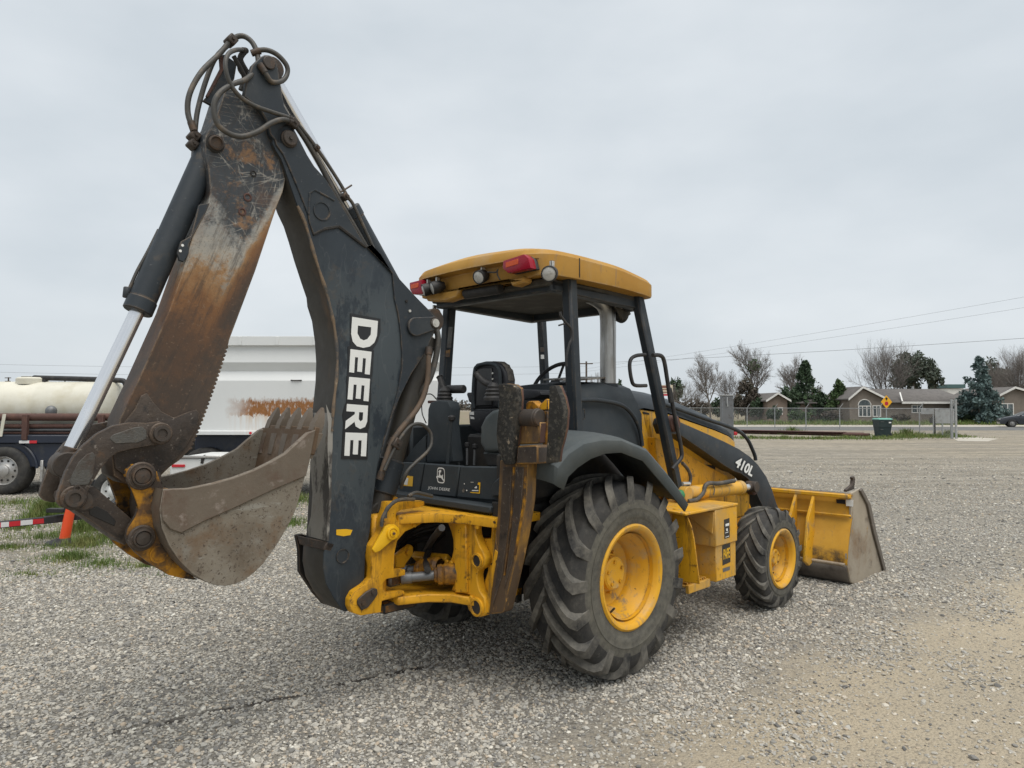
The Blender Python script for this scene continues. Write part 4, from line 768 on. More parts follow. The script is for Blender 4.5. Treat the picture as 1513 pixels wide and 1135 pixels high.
b = MB(); b.prism([p+Vector((0, .12, 0)) for p in Y(-.64, 'j', (480,405),(560,440),(680,510),(790,575),(880,620),(905,760),(780,770),(560,765),(510,680),(490,520))], (0, .08, 0), 'yel', .006); lt = b.obj('loader_tower', root); mirror(lt)
lc_ = piston('loader_cylinder', Y(-.7, 'j', (560,718))[0], Y(-.7, 'j', (885,683))[0], Y(-.7, 'j', (935,680))[0], .058, .03, 'yel_clean')
mirror(lc_)
b = MB(); b.tube(Y(-.76, 'j', (590,760),(640,750),(675,715),(690,672),(715,658),(760,660),(850,645)), .018, 'hose', 10); b.obj('hydraulic_hose', root)
b = MB(); b.tube(Y(-.77, 'j', (725,655),(740,690),(735,725)), .005, 'seat_torn', 6); b.obj('cable_tie', root)
b = MB(); b.tube(Y(-.7, 'j', (560,545),(590,580),(606,620),(600,660),(565,675)), .014, 'hose', 10); b.cyl(*Y(-.7, 'j', (560,662),(600,662)), .016, 'silver', n=8); b.obj('hydraulic_hose', root)
b = MB(); b.cyl(*Y(-.72, 'j', (535,725),(580,722)), .04, 'green', n=20, bevel=.005); b.obj('cylinder_eye', root)
b = MB(); b.span((.6, -.58, .78), (2.5, .58, 1.0), 'yel', .02); b.prism(Y(-.6, 'j', (580,745),(870,725),(870,765),(580,770)), (0, .1, 0), 'yel', .004); b.span((2.3, -.3, .55), (2.62, .3, 1.45), 'yel', .03); b.obj('front_frame', root)
lb = empty('front_bucket', parent=root); HB = 1.13
def bucket_mat():
    m, nt, b_, co = newmat('loader_bucket_yellow')
    col = mix(nt, ramp(nt, noise(nt, co, 3, 6, .7), [(.35, 0), (.7, 1)]), (.54, .285, .03), (.44, .215, .016))
    z = plane(nt, co, (0, 0, 1), 0); n_ = noise(nt, co, 5, 7, .75, 0, (1, .5, 1))
    sm = ramp(nt, math_(nt, 'ADD', z, math_(nt, 'MULTIPLY', math_(nt, 'SUBTRACT', n_, .5), .25)), [(.27, 1), (.37, .8), (.42, 0)])
    col = mix(nt, math_(nt, 'MULTIPLY', sm, ramp(nt, noise(nt, co, 9, 6, .7), [(.40, 0), (.6, 1)])), col, (.045, .032, .022))
    col = mix(nt, ramp(nt, noise(nt, co, 12, 7, .75, 0, (1, 1, .4)), [(.58, 0), (.72, .7)]), col, (.25, .15, .06))
    nt.links.new(col, b_.inputs['Base Color']); b_.inputs['Roughness'].default_value = .45; b_.inputs['Specular IOR Level'].default_value = .3; return m
M['yel_bucket'] = bucket_mat()
def lbp(x, z): return (x, z)
cs = [(3.50,.93),(3.53,.85),(3.52,.70),(3.45,.55),(3.39,.38),(3.385,.27),(3.47,.10),(3.62,.045),(4.0,.03),(4.42,.015)]
b = MB(); b.loft([[Vector((x, -HB, z)), Vector((x, HB, z))] for x, z in cs], 'yel_bucket'); b.obj('shell', lb, sharp=25, solid=.02)
M['steel_worn'] = mat('bucket_side_worn', (.36, .31, .24), .5, .3, wear=[((.22, .14, .075), 3, .5, .7), ((.12, .09, .07), 5, .58, .75), ((.5, .28, .05), 6, .64, .72)], bump=(40, .1))
M['steel_dark'] = mat('bucket_heel_worn', (.14, .12, .10), .5, .3, wear=[((.05, .04, .035), 3, .5, .7), ((.26, .23, .2), 8, .6, .75, 6, (.3, .3, 1))], bump=(40, .1))
for s in (-1, 1):
    y = s*HB
    b = MB(); b.prism([(x, y, z) for x, z in [(3.50,.95),(3.78,.98),(3.95,.80),(4.12,.5),(4.40,.06),(4.42,.012),(3.62,.03),(3.46,.09),(3.375,.26),(3.38,.38),(3.44,.55),(3.51,.70)]], (0, -s*.025, 0), 'steel_worn', .004); b.obj('side_plate', lb)
    b = MB(); b.prism([(x, y+s*.003, z) for x, z in [(3.82,.93),(3.98,.80),(4.14,.5),(4.43,.05),(4.36,.05),(4.06,.5),(3.9,.8),(3.70,.96),(3.74,.985)]], (0, s*.02, 0), 'steel_dark', .004); b.obj('side_cutter', lb)
b = MB(); b.span((4.25, -HB-.03, .004), (4.55, HB+.03, .03), 'steel_dark', .006); b.obj('cutting_edge', lb)
b = MB(); b.loft([[Vector((x-.014, -HB+.01, z)), Vector((x-.014, HB-.01, z))] for x, z in ((3.385,.262),(3.41,.20),(3.465,.10),(3.56,.05))], 'steel_dark'); b.obj('heel_plate', lb, solid=.012)
b = MB(); b.cyl((3.372, -HB+.02, .268), (3.372, HB-.02, .268), .018, 'steel_worn', n=10); b.obj('heel_bead', lb)
b = MB(); b.span((3.44, -HB, .90), (3.56, HB, .945), 'yel_clean', .01); b.span((3.45, -HB, .945), (3.55, HB, .95), 'seat_torn', .002); b.span((3.47, -HB, .72), (3.5, HB, .74), 'yel_clean', .006); b.obj('top_rail', lb)
for y in (-.78, -.60, .60, .78, -.12, .12):
    b = MB(); b.prism([(x, y-.015, z) for x, z in [(3.46,.92),(3.30,.70),(3.24,.45),(3.2,.28),(3.3,.22),(3.44,.26)]], (0, .03, 0), 'yel_clean', .006); b.obj('mount_rib', lb)
b = MB(); b.prism([(x, -1.06, z) for x, z in [(3.58,.95),(3.58,.975),(3.74,1.01),(3.765,1.06),(3.74,1.085),(3.80,1.095),(3.82,1.06),(3.80,.99),(3.79,.96)]], (0, .03, 0), 'cast', .004); b.obj('level_hook', lb)
b = MB(); b.prism([v+Vector((-.004, 0, 0)) for v in X(3.50, 'k', (955,396),(1010,400),(1010,425),(958,420))], (.003, 0, 0), 'blk_decal', 0); b.prism([v+Vector((-.004, 0, 0)) for v in X(3.50, 'k', (1013,398),(1058,400),(1056,440),(1014,436))], (.003, 0, 0), 'white', 0); b.obj('bucket_decal', lb)

# ---- tool box and steps on the right side
tb = empty('side_tank_box', parent=root)
b = MB(); b.span((1.10, -1.0, .74), (1.44, -.55, 1.02), 'yel_clean', .008); b.prism([(.68,-1.0,1.02),(1.45,-1.005,1.02),(1.45,-.52,1.02),(.68,-.52,1.04)], (0, 0, .02), 'yel_clean', .005); b.obj('upper_box', tb)
b = MB(); b.span((1.13, -.985, .47), (1.44, -.5, .745), 'yel_clean', .006); b.span((.7, -.62, .47), (1.13, -.55, 1.02), 'yel_clean', .006); b.obj('lower_box', tb)
b = MB(); b.prism([(1.095,-.995,1.0),(1.095,-.66,1.0),(1.095,-.98,.84)], (-.012, 0, 0), 'yel_clean', .002); b.obj('gusset', tb)
for z in (.80, .50):
    b = MB(); yo = -.76 if z > .6 else -.96; b.span((.78, yo, z-.06), (1.09, yo+.03, z), 'yel_clean', .004); b.span((.78, yo+.03, z-.02), (1.09, -.62, z-.005), 'yel_clean', .002)
    for k in range(9): b.box((.81+k*.032, yo+.07, z+.003), (.012, .09, .02), 'yel', None, .002)
    b.obj('step', tb)
b = MB(); b.prism(X(.74, 'j', (505,800),(555,812),(590,850),(612,905),(625,970),(634,1040)) + X(.74, 'k', (132,870),(136,905),(30,888),(0,880)) + X(.74, 'j', (505,1040)), (.012, 0, 0), 'yel_worn' if 0 else 'yel', .003); b.obj('mud_plate', tb)
Z['y'] = (1040, 740, 9.46)
b = MB(); yy = -1.0015
for pl, m, dy in (([(282,265),(358,240),(362,510),(288,535)], 'blk_decal', 0), ([(300,325),(352,308),(352,345),(302,360)], 'white', .001), ([(300,445),(340,430),(340,440),(300,455)], 'white', .001), ([(300,505),(350,488),(350,498),(300,515)], 'white', .001), ([(310,390),(330,384),(335,420),(312,424)], 'white', .001)):
    b.raw([v+Vector((0, -dy, 0)) for v in Y(yy, 'y', *pl)], [list(range(len(pl)))], m, recalc=False)
b.obj('control_decal', tb)
b = MB(); yy = -.987
b.raw(Y(yy, 'y', (258,625),(368,575),(372,855),(262,905)), [(0,1,2,3)], 'blk_decal', recalc=False)
a0, a1, a2 = Y(yy-.001, 'y', (275,825),(362,792),(275,680)); put_text(b, 'PAPE', a0, a1-a0, a2-a0, 'yel_bright', .03)
b.raw(Y(yy, 'y', (265,945),(365,915),(365,965),(268,1000)), [(0,1,2,3)], 'steel', recalc=False); b.obj('dealer_decal', tb)

# ---- canopy
ROOFM = 'yel_roof'
rf_ = empty('canopy_roof', parent=root)
xb, xf, hw, zb = -.52, .77, .71, 2.645
def ringp(ins, z0, zc=0, rec=0):
    pts = []
    for x, y in ((xb, -.50), (xb+.05, -.62), (xb+.13, -hw), (-.12, -hw-.008), (.3, -hw-.012), (xf-.06, -hw), (xf, -hw+.06), (xf+.03, 0), (xf, hw-.06), (xf-.06, hw), (.3, hw+.012), (-.12, hw+.008), (xb+.13, hw), (xb+.05, .62), (xb, .50), (xb-.03, 0)):
        if rec and x < xb+.06 and y > -.55: x += rec
        sx_ = (x-.12)*(1-ins)+.12; dz = -(.028 if z0 < 2.7 else .075)*max(0, (x-.1)/.67)**1.5
        pts.append(Vector((sx_, y*(1-ins), z0+dz+zc*(1-(abs(y)/hw)**2))))
    for _ in range(2):   # round the plan's corners
        pts = [q for i, p in enumerate(pts) for q in (p.lerp(pts[(i+1) % len(pts)], .2), p.lerp(pts[(i+1) % len(pts)], .8))]
    return pts
b = MB(); R0 = ringp(0, 2.655); R0b = ringp(0, 2.66)
rings = [ringp(.06, 2.655, 0, .1), ringp(.005, 2.650, 0, .1), ringp(0, 2.66, 0, .1), ringp(0, 2.752, .005, .09), ringp(0, 2.758, .006), ringp(0, 2.785, .01), ringp(.03, 2.815, .02), ringp(.12, 2.835, .035), ringp(.5, 2.85, .05), ringp(.97, 2.86, .05)]
b.loft(rings, ROOFM, True, True); shell = b.obj('roof_shell', rf_, sharp=32)
for s in (-1, 1): b = MB(); b.box((-.155, s*.716, 2.725), (.008, .008, .13), 'dark', None, .001); b.obj('roof_seam', rf_)
b = MB(); b.span((-.36, -.60, 2.60), (.70, .60, 2.65), 'head', .01); b.obj('headliner', rf_)
b = MB()
for y in (-.56, .56): b.bar((-.30, y, 2.61), (.72, y, 2.575), .07, .08, 'char', (0, 1, 0), .008)
b.bar((-.28, -.6, 2.61), (-.28, .6, 2.61), .07, .09, 'char', (0, 0, 1), .008); b.bar((.74, -.6, 2.575), (.74, .6, 2.575), .07, .07, 'char', (0, 0, 1), .008); b.obj('roof_frame', rf_)
b = MB(); b.prism([(-.47, y, z) for y, z in ((-.50,2.655),(-.50,2.62),(-.40,2.60),(-.36,2.645),(.14,2.645),(.17,2.59),(.30,2.575),(.52,2.60),(.55,2.655))], (.09, 0, 0), ROOFM, .01); b.obj('rear_valance', rf_)
b = MB(); b.cyl((-.40, .15, 2.625), (-.40, -.22, 2.625), .045, 'black', n=20, bevel=.01); b.obj('washer_bottle', rf_)
def lamp(c, d, r=.06):
    c, d = Vector(c), Vector(d).normalized(); e = b = MB(); b.lathe([(.001, .075), (r*.55, .07), (r*.9, .04), (r, .0), (r, -.028), (r*.86, -.03)], c, -d*-1 if 0 else -d, 'black', 24)
    b.box(c+Vector((.02, 0, r+.012)), (.03, .02, .04), 'silver', None, .003); o = b.obj('work_lamp', rf_)
    b = MB(); b.lathe([(r*.87, -.026), (r*.6, -.032), (.001, -.034)], c, -d, 'lens', 24); b.obj('lens', o)
def on(x, k, c): return X(x, k, c)[0]
lamp(on(-.52, 'o', (910,370)), (-1, -.2, -.35), .048); lamp(on(-.56, 'p', (245,335)), (-1, -.55, -.3), .05); lamp(on(-.52, 'o', (405,490)), (-.9, .38, -.3), .047); lamp(on(-.52, 'o', (305,515)), (-.9, .45, -.3), .047)
lamp(Vector((.80, -.35, 2.53)), (1, 0, -.2), .06); lamp(Vector((-.3, .66, 2.52)), (0, 1, -.3), .05)
for k, pts in (('o', [(1155,190),(1390,115),(1440,160),(1470,275),(1210,330),(1150,280)]), ('o', [(108,435),(250,400),(252,480),(290,560),(150,570),(115,520)])):
    P = X(-.545, k, *pts); b = MB(); b.prism(P, (.06, 0, 0), 'red', .012, 2); o = b.obj('tail_lamp', rf_)
    c0, c1 = P[0], P[1]; dn = Vector((0, 0, -1)); b = MB(); q = [c0.lerp(c1, .15)+dn*.02, c0.lerp(c1, .75)+dn*.02, c0.lerp(c1, .75)+dn*.055, c0.lerp(c1, .15)+dn*.055]
    b.prism([v+Vector((-.003, 0, 0)) for v in q], (.006, 0, 0), 'orange', .002); b.obj('amber_lens', o)
    b = MB(); b.prism([v+Vector((.058, 0, 0)) for v in P], (.03, 0, 0), 'black', .004); b.obj('lamp_housing', o)
b = MB(); b.tube(X(-.53, 'o', (985,320),(1080,320),(1100,285),(1095,340),(1125,405)), .005, 'dark', 6); b.obj('lamp_wire', rf_)
b = MB(); b.prism([v for v in Y(-.45, 'p', (905,620),(1040,610),(1140,670),(1125,700),(1155,790),(1060,860),(1010,760),(960,680))], (0, .02, 0), 'head', .004); p = Y(-.452, 'p', (1048,703))[0]; b.lathe([(.018, 0), (.016, -.006), (.01, -.006), (.008, 0)], p, (0, 1, 0), 'silver', 16); b.obj('visor_plate', rf_)
b = MB(); b.tube(Y(.6, 'p', (60,780),(55,820),(80,840),(100,820)), .008, 'black', 6); b.obj('cable_hook', rf_)
# posts
for a, c, s_, nm in ((Y(-.62, 'x', (840.5,408))[0], Y(-.62, 'x', (851,660))[0], (.085, .085), 0), (Y(-.60, 'x', (940,432))[0], Y(-.66, 'x', (1000,722))[0], (.085, .075), 0),
                     (Y(.62, 'x', (665,445))[0], Y(.62, 'x', (652,640))[0], (.085, .085), 0), (Y(.56, 'x', (799,452))[0], Y(.56, 'x', (809,640))[0], (.075, .07), 0)):
    b = MB(); b.bar(a, c, s_[0], s_[1], 'char', (0, 1, 0), .014); b.obj('canopy_post', root)
b = MB(); q = X(-.235, 'g', (300,480),(322,480),(312,590),(290,590)); b.prism(q, (-.003, 0, 0), 'castlight', 0); q = X(-.235, 'g', (285,605),(308,600),(304,640),(282,640)); b.prism(q, (-.003, 0, 0), 'yel_worn', 0); b.obj('post_decal', root)
b = MB(); q = Y(.52, 'g', (785,588),(805,588),(806,612),(786,612)); b.prism(q, (0, -.003, 0), 'castlight', 0); q = Y(.52, 'g', (788,628),(805,628),(806,650),(789,650)); b.prism(q, (0, -.003, 0), 'white', 0); b.obj('post_decal', root)
b = MB(); b.tube(Y(-.68, 'p', (360,760),(370,810),(420,880),(480,950),(490,1050),(460,1130)) + Y(-.68, 'g', (925,640),(925,690)), .009, 'black', 8); b.tube(Y(-.68, 'p', (345,915),(410,895)), .006, 'black', 6); b.obj('lamp_wire', root)
b = MB(); p = X(-.1, 'x', (852,520)); b.tube([Vector((-.14, -.57, 1.75)), Vector((-.06, -.56, 1.72)), Vector((-.05, -.56, 1.62))], .014, 'black', 8); b.obj('cable_loop', root)
b = MB(); b.tube(Y(-.66, 'g', (1345,628),(1300,632),(1270,650),(1262,690),(1272,760),(1290,790),(1350,792)), .014, 'black', 10); b.obj('grab_handle', root)
b = MB(); b.tube(Y(-.72, 'g', (1385,630),(1425,632),(1445,660),(1462,760),(1480,880)) + Y(-.72, 'j', (490,130),(515,270),(540,390),(556,480),(552,520),(515,565),(505,580)), .016, 'black', 10); b.obj('grab_handle', root)
b = MB(); b.tube(Y(.2, 'v', (360,530),(400,530),(440,570)), .004, 'black', 6); b.tube(Y(.2, 'v', (325,610),(330,680),(360,750)), .004, 'black', 6); b.obj('control_cable', root)

# ================================================================== GROUND
TA, TB = gw(1006, 1135), gw(1513, 862)
def ground_mat():
    m, nt, b, co = newmat('gravel_ground')
    v1 = N(nt, 'ShaderNodeTexVoronoi'); v1.inputs['Scale'].default_value = 62; nt.links.new(co, v1.inputs['Vector'])
    v2 = N(nt, 'ShaderNodeTexVoronoi'); v2.inputs['Scale'].default_value = 24; nt.links.new(co, v2.inputs['Vector'])
    sp = N(nt, 'ShaderNodeSeparateColor'); nt.links.new(v1.outputs['Color'], sp.inputs[0])
    sp2 = N(nt, 'ShaderNodeSeparateColor'); nt.links.new(v2.outputs['Color'], sp2.inputs[0])
    grav = ramp(nt, sp.outputs[0], [(0, (.15, .14, .12)), (.3, (.29, .27, .235)), (.55, (.37, .345, .295)), (.8, (.47, .435, .37)), (1, (.26, .255, .24))])
    grav = mix(nt, math_(nt, 'MULTIPLY', ramp(nt, v1.outputs['Distance'], [(.45, 0), (.8, 1)]), .55), grav, (.10, .095, .085))
    grav = mix(nt, math_(nt, 'MULTIPLY', sp2.outputs[1], .22), grav, (.45, .42, .37))
    fine = noise(nt, co, 60, 8, .75); tanc = mix(nt, fine, (.33, .278, .20), (.52, .45, .335))
    tanc = mix(nt, ramp(nt, sp.outputs[1], [(.86, 0), (.90, .6)]), tanc, (.20, .18, .15))
    tanc = mix(nt, ramp(nt, noise(nt, co, 2.2, 6, .7), [(.48, 0), (.7, .35)]), tanc, (.40, .36, .29))
    d = (TB-TA).normalized(); nr = (d.y, -d.x, 0); off = TA.x*nr[0]+TA.y*nr[1]
    sd_ = plane(nt, co, nr, off)
    wob = math_(nt, 'ADD', math_(nt, 'MULTIPLY', math_(nt, 'SUBTRACT', noise(nt, co, 1.1, 6, .65), .5), 1.6), math_(nt, 'MULTIPLY', math_(nt, 'SUBTRACT', noise(nt, co, 14, 6, .8), .5), 1.5))
    tm = ramp(nt, math_(nt, 'ADD', math_(nt, 'ADD', sd_, wob), .85), [(.12, 0), (.88, 1)])
    # worn wheel tracks far off, long in x
    far = math_(nt, 'MULTIPLY', ramp(nt, noise(nt, co, .55, 5, .6, 0, (.25, 1, 1)), [(.36, .25), (.62, .9)]), ramp(nt, math_(nt, 'MULTIPLY', plane(nt, co, (0, 1, 0), 0), .02), [(.12, 0), (.65, 1)]))
    col = mix(nt, math_(nt, 'MAXIMUM', tm, far), grav, tanc)
    nr_ = ramp(nt, math_(nt, 'MULTIPLY', plane(nt, co, (0, 1, 0), 0), .05), [(.35, 1), (.75, 0)])
    col = mix(nt, math_(nt, 'MULTIPLY', math_(nt, 'MULTIPLY', nr_, math_(nt, 'SUBTRACT', 1, tm)), .4), col, (.11, .10, .085))   # near ground darkened: shade in the gaps between stones, painted in
    # soil showing at the left under the weeds
    gl = gw(110, 790); dv = N(nt, 'ShaderNodeVectorMath', operation='DISTANCE'); dv.inputs[1].default_value = gl; nt.links.new(co, dv.inputs[0])
    gm = math_(nt, 'MULTIPLY', ramp(nt, math_(nt, 'DIVIDE', dv.outputs['Value'], 4), [(.25, 1), (.9, 0)]), ramp(nt, noise(nt, co, 3.5, 6, .7), [(.42, 0), (.6, .8)]))
    col = mix(nt, gm, col, (.22, .205, .13))
    # dark dribbled line left on the stones
    a, c = gw(165, 1085), gw(632, 985); dl = (c-a).normalized()
    ln = math_(nt, 'ABSOLUTE', math_(nt, 'ADD', plane(nt, co, (dl.y, -dl.x, 0), a.x*dl.y-a.y*dl.x), math_(nt, 'MULTIPLY', math_(nt, 'SUBTRACT', noise(nt, co, 2.5, 5, .7), .5), .12)))
    al = plane(nt, co, (dl.x, dl.y, 0), a.x*dl.x+a.y*dl.y); L = (c-a).length
    on_ = math_(nt, 'MULTIPLY', math_(nt, 'GREATER_THAN', al, 0), math_(nt, 'LESS_THAN', al, L))
    lm = math_(nt, 'MULTIPLY', math_(nt, 'MULTIPLY', ramp(nt, ln, [(.02, 1), (.045, 0)]), on_), ramp(nt, noise(nt, co, 9, 4, .6), [(.38, 0), (.5, 1)]))
    col = mix(nt, math_(nt, 'MULTIPLY', lm, .9), col, (.025, .02, .018))
    trk = math_(nt, 'MULTIPLY', ramp(nt, noise(nt, co, 1.0, 7, .7, .3, (.10, 1, 1)), [(.44, 0), (.56, .65)]), ramp(nt, math_(nt, 'MULTIPLY', plane(nt, co, (0, 1, 0), 0), .02), [(.14, 0), (.3, 1)])); col = mix(nt, trk, col, (.205, .185, .15))
    spk = math_(nt, 'MULTIPLY', ramp(nt, noise(nt, co, 3.2, 9, .85, 0, (.6, 1, 1)), [(.48, 0), (.58, .8)]), ramp(nt, math_(nt, 'MULTIPLY', plane(nt, co, (0, 1, 0), 0), .02), [(.14, 0), (.3, 1)])); col = mix(nt, spk, col, (.155, .14, .115))
    big = noise(nt, co, .8, 5, .6); col = mix(nt, ramp(nt, big, [(.35, .2), (.65, 0)]), col, (.24, .22, .18))
    nt.links.new(col, b.inputs['Base Color']); b.inputs['Roughness'].default_value = .95; b.inputs['Specular IOR Level'].default_value = .2
    bn = N(nt, 'ShaderNodeBump'); bn.inputs['Strength'].default_value = .9; bn.inputs['Distance'].default_value = .012
    hh = math_(nt, 'ADD', math_(nt, 'MULTIPLY', v1.outputs['Distance'], -1), math_(nt, 'ADD', math_(nt, 'MULTIPLY', v2.outputs['Distance'], -.6), fine))
    nt.links.new(hh, bn.inputs['Height']); nt.links.new(bn.outputs[0], b.inputs['Normal'])
    return m
b = MB(); b.raw([(-900, -60, 0), (900, -60, 0), (900, 1800, 0), (-900, 1800, 0)], [(0, 1, 2, 3)], ground_mat(), recalc=False); g = b.obj('ground'); g['kind'] = 'structure'
M['asphalt'] = mat('asphalt', (.115, .115, .112), .9, wear=[((.17, .165, .155), .8, .45, .7)], bump=(90, .3))
M['shoulder'] = mat('pale_shoulder', (.46, .43, .37), .9, wear=[((.36, .32, .26), .6, .45, .7)], bump=(40, .3))
M['soil'] = mat('brown_soil', (.20, .155, .105), .95, wear=[((.12, .14, .055), .5, .45, .7), ((.26, .22, .16), 2, .5, .7)], bump=(30, .4))
b = MB(); b.raw([(-200, 53.5, .004), (220, 51, .004), (220, 60, .004), (-200, 63.5, .004)], [(0, 1, 2, 3)], 'asphalt', recalc=False); o = b.obj('road'); o['kind'] = 'structure'
b = MB(); b.raw([(-200, 63.5, .008), (220, 60, .008), (220, 65, .008), (-200, 69, .008)], [(0, 1, 2, 3)], 'shoulder', recalc=False); o = b.obj('road_shoulder'); o['kind'] = 'structure'
b = MB(); b.raw([(-200, 69, .012), (220, 65, .012), (220, 260, .012), (-200, 260, .012)], [(0, 1, 2, 3)], 'soil', recalc=False); o = b.obj('terrain'); o['kind'] = 'structure'
b = MB(); pp = [gw(x, y, .006) for x, y in ((1405,646.5),(1440,646),(1475,648.5),(1460,652),(1415,651.5))]; b.raw(pp, [list(range(5))], 'shoulder', recalc=False); o = b.obj('gravel_apron'); o['kind'] = 'structure'

# loose stones: one object, instanced pebbles
def stones():
    P = []; Sx = []
    for y0, y1, dn, s in ((3.0, 5.2, 4600, 1.0), (5.2, 7.5, 3000, 1.06), (7.5, 10.5, 1500, 1.15), (10.5, 15, 600, 1.35), (15, 26, 140, 1.7)):
        W0 = 1.55*y1+3; n = int((y1-y0)*W0*dn); x = rng.uniform(-W0/2, W0/2, n); y = rng.uniform(y0, y1, n)
        k = np.abs(x) < .76*y+.9; x, y = x[k], y[k]
        d = (TB-TA).normalized(); sdist = .30+(x-TA.x)*d.y-(y-TA.y)*d.x + .35*np.sin(x*3.1+y*1.7)+.25*np.sin(x*7.3-y*5.1)
        pr = np.clip(1-(sdist+.5)/1.15, .10, 1); gl = gw(110, 800); pr *= np.where(np.hypot(x-gl.x, y-gl.y) < 1.2, .45, 1)
        a, c = gw(165, 1085), gw(632, 985); dl = (c-a).normalized(); L = (c-a).length
        al = (x-a.x)*dl.x+(y-a.y)*dl.y; dd = np.abs((x-a.x)*dl.y-(y-a.y)*dl.x+.03*np.sin(al*5)+.015*np.sin(al*17)); pr *= np.where((dd < .02) & (al > 0) & (al < L) & (np.sin(al*9)+np.sin(al*4.3) > -.9), .06, 1)
        pr *= np.clip((26-y)/10, 0, 1)
        k = rng.random(len(x)) < pr; x, y = x[k], y[k]
        r = np.clip(rng.lognormal(math.log(.0064), .38, len(x)), .0028, .021)*s
        P.append(np.stack([x, y, r*.22], 1)); Sx.append(r)
    P = np.concatenate(P); Sx = np.concatenate(Sx)
    me = bpy.data.meshes.new('loose_gravel'); me.vertices.add(len(P)); me.vertices.foreach_set('co', P.ravel())
    at = me.attributes.new('size', 'FLOAT', 'POINT'); at.data.foreach_set('value', Sx.astype(np.float32))
    o = bpy.data.objects.new('loose_gravel', me); COL.objects.link(o); o['kind'] = 'stuff'; o['label'] = 'grey and tan loose gravel stones spread over the yard'; o['category'] = 'gravel'
    m, nt, bs, co = newmat('stone'); oi = N(nt, 'ShaderNodeObjectInfo')
    c = ramp(nt, oi.outputs['Random'], [(0, (.11, .109, .107)), (.16, (.24, .232, .212)), (.35, (.385, .365, .32)), (.52, (.49, .455, .385)), (.66, (.32, .315, .297)), (.84, (.57, .54, .465)), (.93, (.45, .36, .26)), (1, (.76, .74, .66))])
    c = mix(nt, math_(nt, 'MULTIPLY', noise(nt, co, 2.5, 5, .7), .35), c, (.20, .185, .165)); nt.links.new(c, bs.inputs['Base Color']); bs.inputs['Roughness'].default_value = .85; bs.inputs['Specular IOR Level'].default_value = .3
    ng = bpy.data.node_groups.new('pebbles', 'GeometryNodeTree'); ng.interface.new_socket('Geometry', in_out='INPUT', socket_type='NodeSocketGeometry'); ng.interface.new_socket('Geometry', in_out='OUTPUT', socket_type='NodeSocketGeometry')
    gi, go = ng.nodes.new('NodeGroupInput'), ng.nodes.new('NodeGroupOutput'); lk = ng.links.new
    jn = ng.nodes.new('GeometryNodeGeometryToInstance')
    for s in range(5):
        ic = ng.nodes.new('GeometryNodeMeshIcoSphere'); ic.inputs['Subdivisions'].default_value = 2
        pn = ng.nodes.new('GeometryNodeInputPosition'); ns = ng.nodes.new('ShaderNodeTexNoise'); ns.noise_dimensions = '4D'; ns.inputs['W'].default_value = s*7.3; ns.inputs['Scale'].default_value = .75; ns.inputs['Detail'].default_value = 1.5
        sb = ng.nodes.new('ShaderNodeVectorMath'); sb.operation = 'SUBTRACT'; sb.inputs[1].default_value = (.5, .5, .5)
        sl = ng.nodes.new('ShaderNodeVectorMath'); sl.operation = 'SCALE'; sl.inputs['Scale'].default_value = 1.7
        st = ng.nodes.new('GeometryNodeSetPosition'); sm = ng.nodes.new('GeometryNodeSetMaterial'); sm.inputs['Material'].default_value = m
        lk(pn.outputs[0], ns.inputs['Vector']); lk(ns.outputs['Color'], sb.inputs[0]); lk(sb.outputs[0], sl.inputs[0]); lk(ic.outputs[0], st.inputs['Geometry']); lk(sl.outputs[0], st.inputs['Offset']); lk(st.outputs[0], sm.inputs[0]); lk(sm.outputs[0], jn.inputs[0])
    ip = ng.nodes.new('GeometryNodeInstanceOnPoints'); ip.inputs['Pick Instance'].default_value = True
    na = ng.nodes.new('GeometryNodeInputNamedAttribute'); na.data_type = 'FLOAT'; na.inputs['Name'].default_value = 'size'
    rv = ng.nodes.new('FunctionNodeRandomValue'); rv.data_type = 'FLOAT_VECTOR'; rv.inputs[0].default_value = (-.35, -.35, 0); rv.inputs[1].default_value = (.35, .35, 6.28)
    rs = ng.nodes.new('FunctionNodeRandomValue'); rs.data_type = 'FLOAT_VECTOR'; rs.inputs[0].default_value = (.8, .7, .42); rs.inputs[1].default_value = (1.35, 1.1, .8)
    vm = ng.nodes.new('ShaderNodeVectorMath'); vm.operation = 'SCALE'; lk(rs.outputs[0], vm.inputs[0]); lk(na.outputs[0], vm.inputs['Scale'])
    lk(gi.outputs[0], ip.inputs['Points']); lk(jn.outputs[0], ip.inputs['Instance']); lk(rv.outputs[0], ip.inputs['Rotation']); lk(vm.outputs[0], ip.inputs['Scale']); lk(ip.outputs[0], go.inputs[0])
    md = o.modifiers.new('pebbles', 'NODES'); md.node_group = ng
stones()

